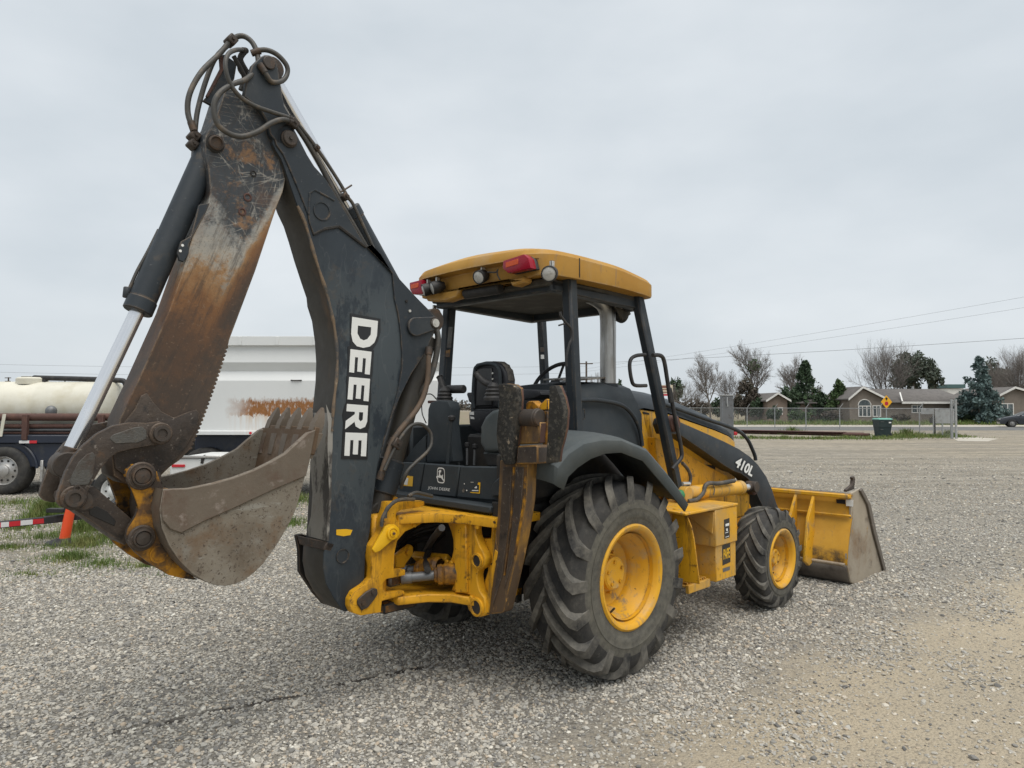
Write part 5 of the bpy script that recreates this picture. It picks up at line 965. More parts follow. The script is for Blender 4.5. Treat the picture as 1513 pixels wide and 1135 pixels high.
# grass
M['grass'] = mat('grass_blades', (.10, .155, .03), .7, wear=[((.20, .20, .065), 2.5, .48, .65)], var=.3)
def grass(name, spots, label):
    V_, F_ = [], []
    for (px, py), rx, ry, n, h in spots:
        c = gw(px, py)
        for _ in range(n):
            a = random.uniform(0, 6.28); q = min(1.5, abs(random.gauss(0, .55))); x = c.x+rx*q*math.cos(a); y = c.y+ry*q*math.sin(a); hh = h*random.uniform(.35, 1.1)*max(.35, 1.1-.6*q); t = random.uniform(0, 6.28); wd = max(.003, .00035*y)*random.uniform(.8, 1.6); ln = hh*random.uniform(.1, .7); t2 = random.uniform(0, 6.28)
            dx, dy = math.cos(t)*wd, math.sin(t)*wd; lx, ly = math.cos(t2)*ln, math.sin(t2)*ln; i = len(V_)
            V_ += [(x-dx, y-dy, 0), (x+dx, y+dy, 0), (x+lx*.4+dx*.7, y+ly*.4+dy*.7, hh*.6), (x+lx*.4-dx*.7, y+ly*.4-dy*.7, hh*.6), (x+lx, y+ly, hh)]; F_ += [(i, i+1, i+2, i+3), (i+3, i+2, i+4)]
    me = bpy.data.meshes.new(name); me.from_pydata(V_, [], F_); me.materials.append(M['grass']); o = bpy.data.objects.new(name, me); COL.objects.link(o); o['kind'] = 'stuff'; o['label'] = label; o['category'] = 'grass'
sp = [((60, 795), 1.0, .5, 500, .10), ((125, 806), .45, .35, 1000, .15), ((105, 826), .45, .4, 900, .11), ((150, 835), .5, .4, 450, .08), ((70, 766), .35, .4, 1500, .36), ((30, 782), .5, .4, 350, .2), ((130, 784), .3, .4, 1100, .28), ((165, 795), .5, .4, 600, .15), ((15, 810), .8, .3, 500, .07), ((215, 838), .6, .25, 350, .06), ((270, 850), .5, .2, 150, .05), ((40, 850), 1.0, .3, 260, .05), ((90, 750), 1.0, .6, 600, .22), ((430, 775), .7, .6, 500, .12), ((440, 740), 1.2, 1.2, 700, .15), ((135, 758), .6, .6, 900, .28), ((20, 745), 1.5, .9, 400, .12)]
grass('weeds', sp, 'green weeds and grass tufts around the orange post')
sp = [((x, y), 2.6, 1.3, 420, .22) for x, y in ((1110,648),(1160,648.5),(1210,649),(1250,648),(1290,649),(1330,647),(1350,645.5),(1375,646),(1395,646.5),(1340,644),(1180,642))] + [((1340, 644), 1.2, .8, 400, .5), ((1400, 645.5), 1.0, .7, 400, .45), ((1170, 641), 1.2, .8, 300, .5)]
grass('verge_grass', sp, 'strip of short grass along the chain link fence')
sp = [((x, 627+random.uniform(-1, 1)), 5, 3, 350, .5) for x in range(1040, 1520, 28)]
grass('roadside_scrub', sp, 'rough dry scrub growing before the houses')

# ================================================================== LEFT BACKGROUND
M['navy'] = mat('navy_paint', (.014, .02, .036), .4, wear=[((.05, .05, .05), 4, .55, .8)])
M['cream'] = mat('cream_plastic', (.62, .60, .51), .5, wear=[((.50, .46, .34), 1.5, .45, .7)], var=.05)
M['wh'] = mat('white_paint_body', (.66, .67, .66), .5, wear=[((.54, .54, .52), 1.2, .5, .8), ((.40, .36, .3), 7, .7, .85)], var=.04)
M['alu'] = mat('wheel_alloy', (.42, .415, .40), .4, .5, wear=[((.25, .22, .19), 8, .5, .75)])
M['orange_p'] = mat('orange_plastic', (.80, .085, .02), .5, wear=[((.6, .10, .05), 6, .55, .8)], var=.06)
M['red_p'] = mat('red_tape', (.5, .02, .03), .4); M['wht_p'] = mat('white_tape', (.65, .65, .65), .4)
def road_wheel(name, c, r, wd, parent, rimm='alu', holes=10):
    e = empty(name, c, parent=parent); rr = r*.60
    b = MB(); b.lathe([(rr, 0), (rr*1.05, -.015), (r*.8, -.03), (r*.93, -.015), (r*.985, .015), (r, .05), (r, wd-.05), (r*.95, wd), (rr, wd)], (0, 0, 0), (0, 1, 0), 'tyre', 48); b.obj('tyre', e)
    b = MB(); b.lathe([(rr, .0), (rr*.97, -.012), (rr*.9, .01), (rr*.86, .05), (rr*.55, .03), (rr*.42, .0), (rr*.40, -.03), (rr*.3, -.05), (.001, -.055)], (0, 0, 0), (0, 1, 0), rimm, 40); b.obj('rim', e)
    for k in range(holes):
        a = 2*math.pi*k/holes; q = Vector((rr*.70*math.cos(a), .035, rr*.70*math.sin(a))); b = MB(); b.cyl(q, q+Vector((0, -.008, 0)), rr*.075, 'dark', n=10); b.obj('hand_hole', e)  # flat dark discs on the rim paint the shade of its holes
    return e
# flatbed truck with tank
Yt = 14.1
def at(px, py, d): return dw(px, py, d)
tk = empty('flatbed_truck', (-11, Yt, 0)); tag(tk, 'dark navy flatbed truck carrying a cream tank and rusty pipes', 'truck')
def W2L(e, p): return Vector(p)-Vector(e.location)
def wbox(e, name, x0, x1, y0, y1, z0, z1, m, bevel=.01):
    b = MB(); b.span(W2L(e, (x0, y0, z0)), W2L(e, (x1, y1, z1)), m, bevel); return b.obj(name, e)
def zx(py, d): return CZ+(HOR-py)/F*d
def xx(px, d): return (px-IW/2)/F*d
wbox(tk, 'deck', -15, -6.9, Yt, Yt+2.4, zx(655, Yt), zx(643, Yt), 'navy', .015)
wbox(tk, 'side_skirt', -15, -6.9, Yt+.06, Yt+.12, zx(690, Yt), zx(655, Yt)-.003, 'navy')
wbox(tk, 'chassis', -15, -6.9, Yt+.7, Yt+1.6, .5, zx(655, Yt)-.01, 'dark')
wbox(tk, 'mud_guard_bracket', xx(60, Yt), xx(64, Yt), Yt+.02, Yt+.1, zx(712, Yt), zx(680, Yt), 'alu')
b = MB(); b.tube([W2L(tk, (xx(10, Yt)+.60*math.cos(a), Yt+.05, .46+.60*math.sin(a))) for a in np.linspace(.1, 3.0, 12)], .03, 'navy', 6); b.obj('wheel_arch', tk)
for px in (9, -90): road_wheel('truck_wheel', W2L(tk, (xx(px, Yt), Yt-.02, .475)), .475, .28, tk)
for px in (9, -90): road_wheel('truck_wheel', W2L(tk, (xx(px, Yt), Yt+1.9, .475)), .475, .28, tk)
for px0, px1, m in ((30, 45, 'wht_p'), (45, 56, 'red_p')): wbox(tk, 'reflector', xx(px0, Yt), xx(px1, Yt), Yt-.008, Yt+.01, zx(655, Yt), zx(651, Yt), m, .001)
for px in (38, -60, 150): wbox(tk, 'stake', xx(px-4, Yt), xx(px+4, Yt), Yt-.03, Yt+.05, zx(650, Yt), zx(613, Yt), 'rusty', .006)
b = MB(); b.prism([W2L(tk, (xx(x, Yt), Yt-.03, zx(y, Yt))) for x, y in ((6,612),(11,612),(9,625),(6,645),(1,645),(4,625))], (0, .01, 0), 'cream', .002); b.obj('tie_strap', tk)
tank = empty('water_tank', (-10.5, Yt+1.15, zx(643, Yt))); tag(tank, 'cream plastic horizontal tank with black fill pipe on the flatbed', 'tank')
x0, x1 = -13.6, xx(176, Yt+1.1); zc = 1.72; rt = .56
b = MB(); pr = [(.001, x0), (rt*.6, x0+.02), (rt*.9, x0+.1), (rt, x0+.25), (rt, xx(68, Yt+1.1)-.03), (rt*.985, xx(68, Yt+1.1)), (rt, xx(68, Yt+1.1)+.03), (rt, x1-.25), (rt*1.015, x1-.23), (rt, x1-.21), (rt*.97, x1-.08), (rt*.8, x1-.02), (.001, x1)]
b.lathe(pr, W2L(tank, (0, Yt+1.15, zc)), (1, 0, 0), 'cream', 40); b.obj('shell', tank)
b = MB(); q = W2L(tank, (xx(45, Yt+1.1), Yt+1.15, zc+rt)); b.lathe([(.30, -.06), (.30, .06), (.26, .09), (.001, .09)], q, (0, 0, 1), 'cream', 32); b.box(q+Vector((-.1, 0, .1)), (.22, .1, .03), 'black'); b.obj('lid', tank)
d = Yt+1.1; b = MB(); b.tube([W2L(tank, dw(*p, d)) for p in ((48,563),(51,558.5),(60,558.5),(120,560),(175,562),(184,565),(187,575),(189,590),(190,640))], .055, 'black', 12, 4); q = W2L(tank, dw(66, 560, d)); b.cyl(q, q+Vector((0, 0, -.14)), .06, 'black', n=14); b.obj('fill_pipe', tank)
b = MB(); q = W2L(tank, dw(96, 561, d)); b.cyl(q, q+Vector((0, 0, -.2)), .012, 'black', n=6); b.obj('vent_pipe', tank)
wbox(tank, 'cradle', x0+.2, x1-.1, Yt+.8, Yt+1.5, zx(643, Yt), 1.2, 'dark')
q = dw(75.5, 607, Yt+.35); b = MB(); b.lathe([(.001, .105), (.06, .09), (.1, .04), (.105, 0), (.1, -.06), (.09, -.1)], (0, 0, 0), (0, 0, 1), 'steel', 24); o = b.obj('float_ball'); o.location = q; tag(o, 'round grey cap standing behind the rusty top pipe', 'cap')
lab = ['rusty brown steel pipe on top of the truck rack', 'dark pipe under the rusty top pipe on the truck rack', 'thin dark pipe lowest but one on the truck rack', 'dark thin pipe lying lowest on the truck rack']
for k, (py, r, m) in enumerate(((616.5, .075, 'rusty'), (630, .045, 'rusty'), (635.5, .035, 'steel'), (640, .03, 'rusty'))):
    z = zx(py, Yt); b = MB(); b.cyl((-3.6, 0, 0), (2.9, 0, 0), r, m, n=18); b.cyl((2.9, 0, 0), (2.905, 0, 0), r*.85, 'dark', n=16); o = b.obj('steel_pipe'); o.location = (-10.6, Yt+.12+.02*k, z); tag(o, lab[k], 'pipe', 'pipes racked on the flatbed truck')  # dark end disc paints the shade inside each pipe
# white high sided dump trailer
Yd = 13.5; dt = empty('dump_trailer', (xx(420, Yd), Yd, 0)); tag(dt, 'white high sided dump trailer with rust streaks behind the boom', 'trailer')
def rust_white():
    m, nt, b_, co = newmat('white_rust_streaked')
    base = mix(nt, noise(nt, co, 1.2, 5, .6), (.60, .615, .61), (.68, .69, .68))
    xr = plane(nt, co, (1, 0, 0), xx(400, Yd)-xx(420, Yd)); zr = plane(nt, co, (0, 0, 1), zx(609, Yd))
    hor = ramp(nt, math_(nt, 'ADD', math_(nt, 'MULTIPLY', math_(nt, 'ABSOLUTE', math_(nt, 'SUBTRACT', xr, .35)), .6), math_(nt, 'MULTIPLY', noise(nt, co, 4, 4), .25)), [(.55, 1), (.85, 0)])
    up = ramp(nt, math_(nt, 'ADD', math_(nt, 'ADD', math_(nt, 'MULTIPLY', zr, 1.9), .48), math_(nt, 'MULTIPLY', math_(nt, 'SUBTRACT', noise(nt, co, 14, 6, .75, 0, (1, 1, .4)), .5), .8)), [(.34, 0), (.38, 1), (.85, 1), (1.0, 0)])
    rust = math_(nt, 'MULTIPLY', math_(nt, 'MULTIPLY', up, hor), ramp(nt, noise(nt, co, 26, 6, .75, 0, (1, 1, .3)), [(.30, 0), (.46, 1)]))
    run = math_(nt, 'MULTIPLY', math_(nt, 'MULTIPLY', ramp(nt, noise(nt, co, 22, 4, .6, 0, (1, 1, .03)), [(.42, 0), (.65, .75)]), hor), ramp(nt, math_(nt, 'ADD', math_(nt, 'MULTIPLY', zr, 2), .5), [(.0, .35), (.46, 1), (.5, 0)]))
    col = mix(nt, run, base, (.48, .29, .12)); col = mix(nt, rust, col, mixc(nt, co)); nt.links.new(col, b_.inputs['Base Color']); b_.inputs['Roughness'].default_value = .55; return m
def mixc(nt, co): return mix(nt, noise(nt, co, 30, 5, .7), (.10, .035, .012), (.40, .17, .04))
RW = rust_white()
xl, xr_ = xx(278, Yd), xx(649, Yd)
prof = [(497, -.05), (510.5, -.05), (511, .02), (521.5, .02), (535.5, -.01), (548.5, .09), (562.5, -.01), (591, .0), (612, .015), (636.5, .0), (637, -.04), (642.5, -.04)]
pl = [(0, dy, zx(py, Yd)) for py, dy in prof]; pl += [(0, 2.3, pl[-1][2]), (0, 2.3, pl[0][2])]
b = MB(); b.prism([(xl-dt.location.x, y, z) for _, y, z in pl], (xr_-xl, 0, 0), RW, .004); b.obj('dump_body', dt, sharp=12)
for k in range(7):
    px = 300+k*55; b = MB(); b.span((xx(px, Yd)-dt.location.x-.03, -.062, zx(510, Yd)), (xx(px, Yd)-dt.location.x+.03, -.0505, zx(497.5, Yd)), RW, .002); b.obj('rail_bracket', dt)
for px in (372, 452, 602): b = MB(); b.cyl((xx(px, Yd)-dt.location.x, -.041, zx(639.8, Yd)), (xx(px, Yd)-dt.location.x, -.055, zx(639.8, Yd)), .025, 'red_p', n=12); b.obj('marker_lamp', dt)
b = MB(); b.tube([(xx(430, Yd)-dt.location.x, -.02, zx(562, Yd)), (xx(436, Yd)-dt.location.x, -.03, zx(562.4, Yd)), (xx(446, Yd)-dt.location.x, -.02, zx(562.2, Yd))], .012, 'dark', 6); b.obj('handle', dt)
b = MB(); b.span((xl-dt.location.x, .3, .75), (xr_-dt.location.x, 2.0, zx(643, Yd)-.01), 'navy', .02); b.obj('chassis', dt)
for px in (300, 395, 560): road_wheel('trailer_wheel', (xx(px, Yd)-dt.location.x, .1, .48), .48, .5, dt)
# small white utility trailer with striped drawbar
Yu = 11.5; ut = empty('utility_trailer', (xx(230, Yu), Yu, 0)); tag(ut, 'low white utility trailer with red and white taped drawbar', 'trailer')
wbox(ut, 'bed', xx(252, Yu), xx(352, Yu), Yu, Yu+1.6, .52, zx(677, Yu), 'wh', .02); wbox(ut, 'bed_rail', xx(252, Yu), xx(352, Yu), Yu-.03, Yu+.03, zx(677, Yu)+.003, zx(673, Yu), 'alu')
wbox(ut, 'tail_lamp', xx(256, Yu), xx(275, Yu), Yu-.02, Yu+.02, zx(690, Yu), zx(686, Yu), 'red_p', .004); wbox(ut, 'frame_beam', xx(120, Yu), xx(352, Yu), Yu+.3, Yu+.4, .44, .53, 'black')
wbox(ut, 'mud_guard', xx(136, Yu), xx(205, Yu), Yu-.02, Yu+.3, .76, .79, 'wh', .008)
b = MB(); b.prism([(x-.0, 0, z) for x, z in ((.0,0),(.06,.02),(.02,-.13),(-.02,-.12))], (0, .01, 0), 'dark', .001); o = b.obj('hose_scrap', ut); o.location = (xx(300, Yu)-ut.location.x, -.02, .95)
road_wheel('trailer_wheel', (xx(169, Yu)-ut.location.x, .05, .37), .37, .22, ut, 'wh', 8)
b = MB(); P0, P1, P2 = [W2L(ut, v) for v in (gw(-60, 781, .30), gw(64, 769, .30), gw(150, 758, .34))]
b.bar(P0, P1, .09, .08, 'black', (0, 0, 1), .006); b.bar(P1, P2, .1, .09, 'black', (0, 0, 1), .006); b.bar(P2, W2L(ut, (xx(190, Yu), Yu+.4, .48)), .08, .08, 'black', (0, 0, 1), .006); b.obj('drawbar', ut)
dv = (P1-P0).normalized(); nv = Vector((dv.y, -dv.x, 0))
for t, m in ((.36, 'wht_p'), (.48, 'red_p'), (.60, 'wht_p'), (.72, 'red_p'), (.87, 'wht_p'))[:5]:
    L = (P1-P0).length
def tape(px0, px1, m):
    a, c = W2L(ut, gw(px0, 781-12*(px0+60)/124, .30)), W2L(ut, gw(px1, 781-12*(px1+60)/124, .30)); b = MB(); b.bar(a+nv*.047, c+nv*.047, .004, .06, m, (0, 0, 1), 0); b.obj('reflective_tape', ut)
for p0, p1, m in ((-30, -12, 'wht_p'), (-12, 0, 'red_p'), (0, 12, 'wht_p'), (12.2, 29, 'red_p'), (29.2, 47, 'wht_p'), (47.2, 64, 'red_p')): tape(p0, p1, m)
b = MB(); p = W2L(ut, gw(80, 762, .36)); b.box(p+Vector((0, .05, .06)), (.22, .09, .05), 'black'); b.box(p+Vector((.14, .05, .10)), (.06, .08, .12), 'black'); b.obj('coupler', ut)
# orange delineator post
g0 = gw(95, 803); dl_ = empty('delineator_post', g0); tag(dl_, 'tilted orange plastic delineator post in a black rubber base', 'delineator post')
b = MB(); b.tube([(0, 0, .03), (.045, 0, .3), (.10, 0, .62), (.14, 0, .95)], lambda t: .062-.012*t, 'orange_p', 20, 4); b.obj('tube', dl_)
b = MB(); b.lathe([(.001, .07), (.09, .07), (.13, .05), (.21, .03), (.225, .0), (.001, 0)], (0, 0, 0), (0, 0, 1), 'black', 10); b.obj('rubber_base', dl_, sharp=25)

# ================================================================== RIGHT BACKGROUND
M['galv'] = mat('galvanised', (.36, .37, .37), .5, .4, wear=[((.25, .24, .22), 4, .5, .7)])
M['stucco'] = mat('stucco_brown', (.20, .172, .145), .95, wear=[((.16, .138, .115), 1, .45, .7)], bump=(20, .3))
M['stucco2'] = mat('stucco_tan', (.20, .16, .13), .95, wear=[((.22, .16, .125), 1, .45, .7)])
M['shingle'] = mat('roof_shingle', (.135, .125, .118), .95, wear=[((.10, .092, .088), 2, .45, .65), ((.18, .165, .15), 6, .55, .75, 4, (.3, 1, 3))], bump=(12, .5))
M['trim'] = mat('white_trim', (.66, .65, .62), .6); M['glassd'] = mat('window_glass', (.05, .065, .07), .12, wear=[((.14, .17, .18), 1, .45, .6)])
M['teal'] = mat('teal_metal', (.06, .12, .12), .5)
# chain link fence, running away from the gate
fn = [(1406, 648), (1359, 642.6), (1299, 639), (1241, 636), (1191, 634), (1145, 632), (1104, 630), (1068, 628.6), (1036, 627.5), (1000, 626.3)]
fp = [gw(*p) for p in fn]; fe = empty('chain_link_fence', fp[1]); tag(fe, 'galvanised chain link fence with angled top arms along the road', 'fence')
def fl(p): return Vector(p)-fp[1]
HF = 1.62
for k, p in enumerate(fp):
    b = MB(); q = fl(p); b.cyl(q, q+Vector((0, 0, HF+.04)), .035 if k else .05, 'galv', n=10); b.tube([q+Vector((0, 0, HF+.02)), q+Vector((.22, -.1, HF+.36))], .022, 'galv', 6); b.obj('post', fe)
for k in range(len(fp)-1):
    a, c = fl(fp[k]), fl(fp[k+1]); b = MB(); b.cyl(a+Vector((0, 0, HF)), c+Vector((0, 0, HF)), .024, 'galv', n=8); b.obj('top_rail', fe)
    L = (c-a).length; dv = (c-a)/L; V_, F_ = [], []; s = .085; nn_ = Vector((dv.y, -dv.x, 0))*.0022; x = -HF
    while x < L:
        for sg in (1, -1):
            x0, x1 = (x, x+HF); z0, z1 = (0, HF) if sg > 0 else (HF, 0)
            t0, t1 = max(0, (0-x0)/HF), min(1, (L-x0)/HF)
            if t1 > t0:
                p, q = a+dv*(x0+HF*t0)+Vector((0, 0, z0+(z1-z0)*t0+.04)), a+dv*(x0+HF*t1)+Vector((0, 0, z0+(z1-z0)*t1+.04)); i = len(V_); u_ = Vector((0, 0, .0032))
                V_ += [p-u_, p+u_, q+u_, q-u_, p+nn_, q+nn_]; F_ += [(i, i+1, i+2, i+3), (i, i+4, i+5, i+3)]
        x += s
    me = bpy.data.meshes.new('wire_mesh'); me.from_pydata([tuple(v) for v in V_], [], F_); me.materials.append(M['galv']); o = bpy.data.objects.new('wire_mesh', me); COL.objects.link(o); o.parent = fe; o['kind'] = 'stuff'
# gate frame and control board
gp = gw(1413, 648.5); gt = empty('gate_frame', gp); tag(gt, 'pair of tall galvanised gate posts joined by rungs', 'gate')
b = MB(); q0 = gw(1407, 648.3)-gp
for q in (q0, Vector((0, 0, 0))): b.cyl(q, q+Vector((0, 0, 2.15)), .06, 'galv', n=12)
for z in (.35, .95, 1.55, 2.05): b.cyl(q0+Vector((0, 0, z)), Vector((0, 0, z)), .03, 'galv', n=8)
b.obj('gate_post', gt)
cbp = gw(1392, 646); cb = empty('notice_board', cbp); tag(cb, 'blank grey notice board fixed by the gate post', 'notice board')
d = cbp.y
wbox(cb, 'board', xx(1381, d), xx(1409, d), d-.03, d, zx(625.8, d), zx(604, d), 'galv', .006); wbox(cb, 'board_leg', xx(1391, d), xx(1393, d), d, d+.05, 0, zx(625.8, d)+.1, 'galv', .004)
cs_ = gw(1369, 644); cs2 = empty('small_notice_board', cs_); tag(cs2, 'small blank grey panel hung on the fence rail', 'notice board'); d = cs_.y
wbox(cs2, 'panel', xx(1360, d), xx(1379.5, d), d-.02, d, zx(612, d), zx(603.5, d), 'galv', .004); wbox(cs2, 'panel_leg', xx(1378, d), xx(1379, d), d, d+.04, 0, zx(612, d)+.1, 'galv', .004)
kp = gw(1380.7, 643.4); ke = empty('keypad_pedestal', kp); tag(ke, 'black keypad box on a thin post before the gate', 'keypad'); d = kp.y
wbox(ke, 'pedestal_post', xx(1379.7, d), xx(1381.7, d), d, d+.06, 0, zx(618, d), 'black', .004); wbox(ke, 'keypad_box', xx(1373.5, d), xx(1380, d), d-.06, d+.06, zx(625, d), zx(617.5, d), 'black', .01)
# wheelie bin
bp = gw(1304, 645.6); bn_ = empty('wheelie_bin', bp); tag(bn_, 'dark green wheeled rubbish bin with pale green lid near the fence', 'bin'); d = bp.y; k_ = d/F
M['bin'] = mat('bin_plastic', (.012, .028, .03), .5, wear=[((.03, .045, .045), 3, .5, .8)]); M['binlid'] = mat('bin_lid', (.13, .36, .29), .5)
hb = 25.5*k_; b = MB(); b.loft([[Vector((sx*w_, sy*dp+oy, z)) for sx, sy in ((-1,-1),(1,-1),(1,1),(-1,1))] for z, w_, dp, oy in ((.02, 7.8*k_, .28, 0), (hb*.55, 8.9*k_, .32, 0), (hb*.56, 9.2*k_, .34, 0), (hb*.9, 9.6*k_, .36, 0), (hb*.92, 10.2*k_, .38, 0), (hb, 10.2*k_, .38, 0))], 'bin', True, True); b.obj('body', bn_, sharp=25)
b = MB(); b.loft([[Vector((sx*w_, sy*dp, z)) for sx, sy in ((-1,-1),(1,-1),(1,1),(-1,1))] for z, w_, dp in ((hb+.003, 10.3*k_, .39), (hb+.05, 10*k_, .37), (hb+.085, 8.5*k_, .30))], 'binlid', True, True); b.obj('lid', bn_, sharp=25)
for sx in (-1, 1):
    b = MB(); b.cyl((8.2*k_+(.06 if sx > 0 else -.0)-.03, sx*.22, .12), (8.2*k_+.06, sx*.22+.05, .12), .12, 'black', n=20); b.obj('wheel', bn_)
b = MB(); b.prism([(x*k_, -.385, z) for x, z in ((4.6, hb*.80), (8, hb*.80), (8, hb*.87), (4.6, hb*.87))], (0, .02, 0), 'white', 0); b.obj('sticker', bn_)
for z_, w_ in ((.87, 2.5), (.42, 2)):
    b = MB(); b.span((-7*k_, -.37 if z_ > .5 else -.34, hb*z_), ((-7+w_*2)*k_, -.30, hb*z_+.025), 'steel', .004); b.obj('moulded_grip', bn_)
# stop ahead sign
sgp = gw(1310, 633); sg = empty('warning_sign', sgp); tag(sg, 'yellow diamond stop ahead sign with black arrow and red octagon', 'sign'); d = sgp.y; k_ = d/F
M['sign_y'] = mat('sign_yellow', (.80, .40, .005), .5, var=.03); M['sign_r'] = mat('sign_red', (.45, .01, .04), .5, var=.03); M['sign_k'] = mat('sign_black', (.01, .01, .01), .5, var=0)
zc_ = zx(594, d); hd_ = 8.3*k_
b = MB(); b.prism([(x, -.05, z+zc_) for x, z in ((-hd_, 0), (0, -hd_*1.18), (hd_, 0), (0, hd_*1.18))], (0, .01, 0), 'sign_y', .0); b.obj('plate', sg)
b = MB(); b.prism([(.0+2.8*k_*math.cos(R(22.5+45*i)), -.056, zc_-2.3*k_+3.2*k_*math.sin(R(22.5+45*i))) for i in range(8)], (0, .005, 0), 'sign_r', 0); b.obj('octagon', sg)
b = MB(); b.prism([(x*k_, -.056, zc_+z*k_) for x, z in ((-.8, 2.2), (.8, 2.2), (.8, 4.2), (2.4, 4.2), (0, 7.2), (-2.4, 4.2), (-.8, 4.2))], (0, .005, 0), 'sign_k', 0); b.obj('arrow', sg)
b = MB(); b.span((-.03, -.035, 0), (.03, .025, zc_+hd_*.6), 'galv', .004); b.obj('pole', sg)
# steel pipes lying by the fence
ea, eb = gw(1086, 640.5), gw(1285, 645.3)
for k in range(6):
    off = Vector((.05*k, .24*k, 0)); r = .10; L = (eb-ea).length; a = math.atan2(eb.y-ea.y, eb.x-ea.x); e1 = .6*((k*37) % 5)/5
    b = MB(); b.cyl((0, 0, 0), (L-e1, 0, 0), r, 'rusty', n=14); b.cyl((L-e1, 0, 0), (L-e1+.004, 0, 0), r*.85, 'dark', n=12); o = b.obj('steel_pipe'); o.location = ea+off+Vector((0, 0, r)); o.rotation_euler = (0, 0, a); tag(o, 'long rusty steel pipe lying in the row on the grass', 'pipe', 'rusty pipes lying by the fence')  # hollow end is a dark disc, its inner shade painted
b = MB(); b.box((0, 0, 0), (7.0, 1.0, .03), 'rusty', None, .003); o = b.obj('steel_plate'); o.location = (ea+eb)/2+Vector((-.6, .7, .222)); o.rotation_euler = (0, 0, math.atan2(eb.y-ea.y, eb.x-ea.x)); tag(o, 'flat rusty steel sheet lying across the row of pipes', 'steel sheet')
# grey column behind the hood
d = 16; cp = Vector((xx(1073.5, d), d, 0)); ce = empty('steel_column', cp); tag(ce, 'square grey steel column standing behind the hood', 'column')
b = MB(); b.span((-.125, -.1, 0), (.125, .1, zx(584.5, d)), 'steel', .012); b.obj('shaft', ce); b = MB(); b.span((-.14, -.115, zx(585, d)), (.14, .115, zx(583.5, d)), 'galv', .004); b.obj('cap', ce)
b = MB(); b.tube([(-.02, -.115, zx(587, d)), (-.025, -.12, zx(594, d)), (-.015, -.115, zx(601, d))], .016, 'galv', 6); b.obj('chain', ce)
wbox(ce, 'red_reflector', cp.x+.14, cp.x+.22, d-.05, d, zx(643, d), zx(638, d), 'red_p', .01); wbox(ce, 'reflector_arm', cp.x+.1, cp.x+.15, d-.04, d-.01, zx(642, d), zx(639, d), 'black', .003)
# board sign beyond
d = 58; bs_ = empty('roadside_board', (xx(986, d), d, 0)); tag(bs_, 'pale roadside board with red stripe seen past the canopy post', 'sign')
M['board'] = mat('board_cream', (.62, .54, .40), .7); M['board_t'] = mat('board_print', (.22, .10, .07), .7)
wbox(bs_, 'panel', xx(975.5, d), xx(994, d), d, d+.05, zx(582, d), zx(569, d), 'board', .004)
for x0, x1, y0, y1 in ((978, 989, 570, 573.5), (979, 987, 575, 576.5), (979, 987.5, 579, 580.5)): wbox(bs_, 'printed_line', xx(x0, d), xx(x1, d), d-.006, d+.001, zx(y1, d), zx(y0, d), 'board_t', 0)
wbox(bs_, 'stripe', xx(975.5, d), xx(994, d), d-.004, d+.05, zx(585, d), zx(582.3, d), 'red_p', .002)
for x in (977, 993): wbox(bs_, 'board_post', xx(x-.5, d), xx(x+.5, d), d+.052, d+.1, 0, zx(569, d), 'rusty', .004)
# parked car
def car():
    d = 61; c = Vector((xx(1476, d), d, 0)); e = empty('parked_car', c, R(-26)); tag(e, 'dark grey sedan standing on the road by the house', 'car')
    M['carp'] = mat('car_grey', (.065, .07, .08), .3, .4, var=.03)
    body = [(.0,.42),(.02,.62),(.10,.72),(.55,.84),(1.05,.93),(1.25,.97),(3.6,.99),(4.2,.98),(4.5,.9),(4.55,.5),(4.5,.28),(4.1,.22),(3.95,.5),(3.6,.62),(3.25,.5),(3.1,.22),(1.4,.22),(1.25,.5),(.92,.62),(.58,.5),(.42,.24),(.08,.25)]
    b = MB(); b.prism([(x, 0, z) for x, z in body], (0, 1.75, 0), 'carp', .05, 2); b.obj('body', e)
    b = MB(); ca = [(1.1,.95),(1.75,1.30),(2.2,1.40),(2.9,1.41),(3.4,1.30),(4.05,.98)]; b.loft([[Vector((x, .06, .95)) for x, z in ca]]+[[Vector((x+(2.5-x)*k*.05, .06+k*.17, .95+(z-.95)*k)) for x, z in ca] for k in (.5, 1)]+[[Vector((x+(2.5-x)*.05, 1.75-.23, z)) for x, z in ca]]+[[Vector((x, 1.69, .95)) for x, z in ca]], 'carp'); b.obj('cabin', e)
    b = MB(); b.prism([(x, .085+.14*(z-.95)/.45, z) for x, z in ((1.42,.98),(1.85,1.26),(2.45,1.34),(2.45,.98))], (0, -.012, 0), 'glassd', 0); b.obj('window', e)
    b = MB(); b.prism([(x, .085+.14*(z-.95)/.45, z) for x, z in ((2.52,.98),(2.52,1.34),(3.2,1.28),(3.6,.98))], (0, -.012, 0), 'glassd', 0); b.obj('window', e)
    b = MB(); b.raw([(1.15, .25, .97), (1.15, 1.5, .97), (1.74, 1.42, 1.292), (1.74, .33, 1.292)], [(0,1,2,3)], 'glassd'); b.obj('windscreen', e)
    b = MB(); b.box((1.5, -.08, 1.02), (.14, .16, .1), 'carp', None, .03); b.obj('mirror', e)
    b = MB(); b.box((.14, .12, .66), (.3, .2, .1), 'lens', None, .03); b.obj('headlight', e)
    for x in (.92, 3.6): road_wheel('wheel', (x, -.01, .325), .325, .2, e, 'alu', 0)
    for x in (.92, 3.6): road_wheel('wheel', (x, 1.55, .325), .325, .2, e, 'alu', 0)
car_o = [o for o in COL.objects if o.name == 'parked_car'] or car()
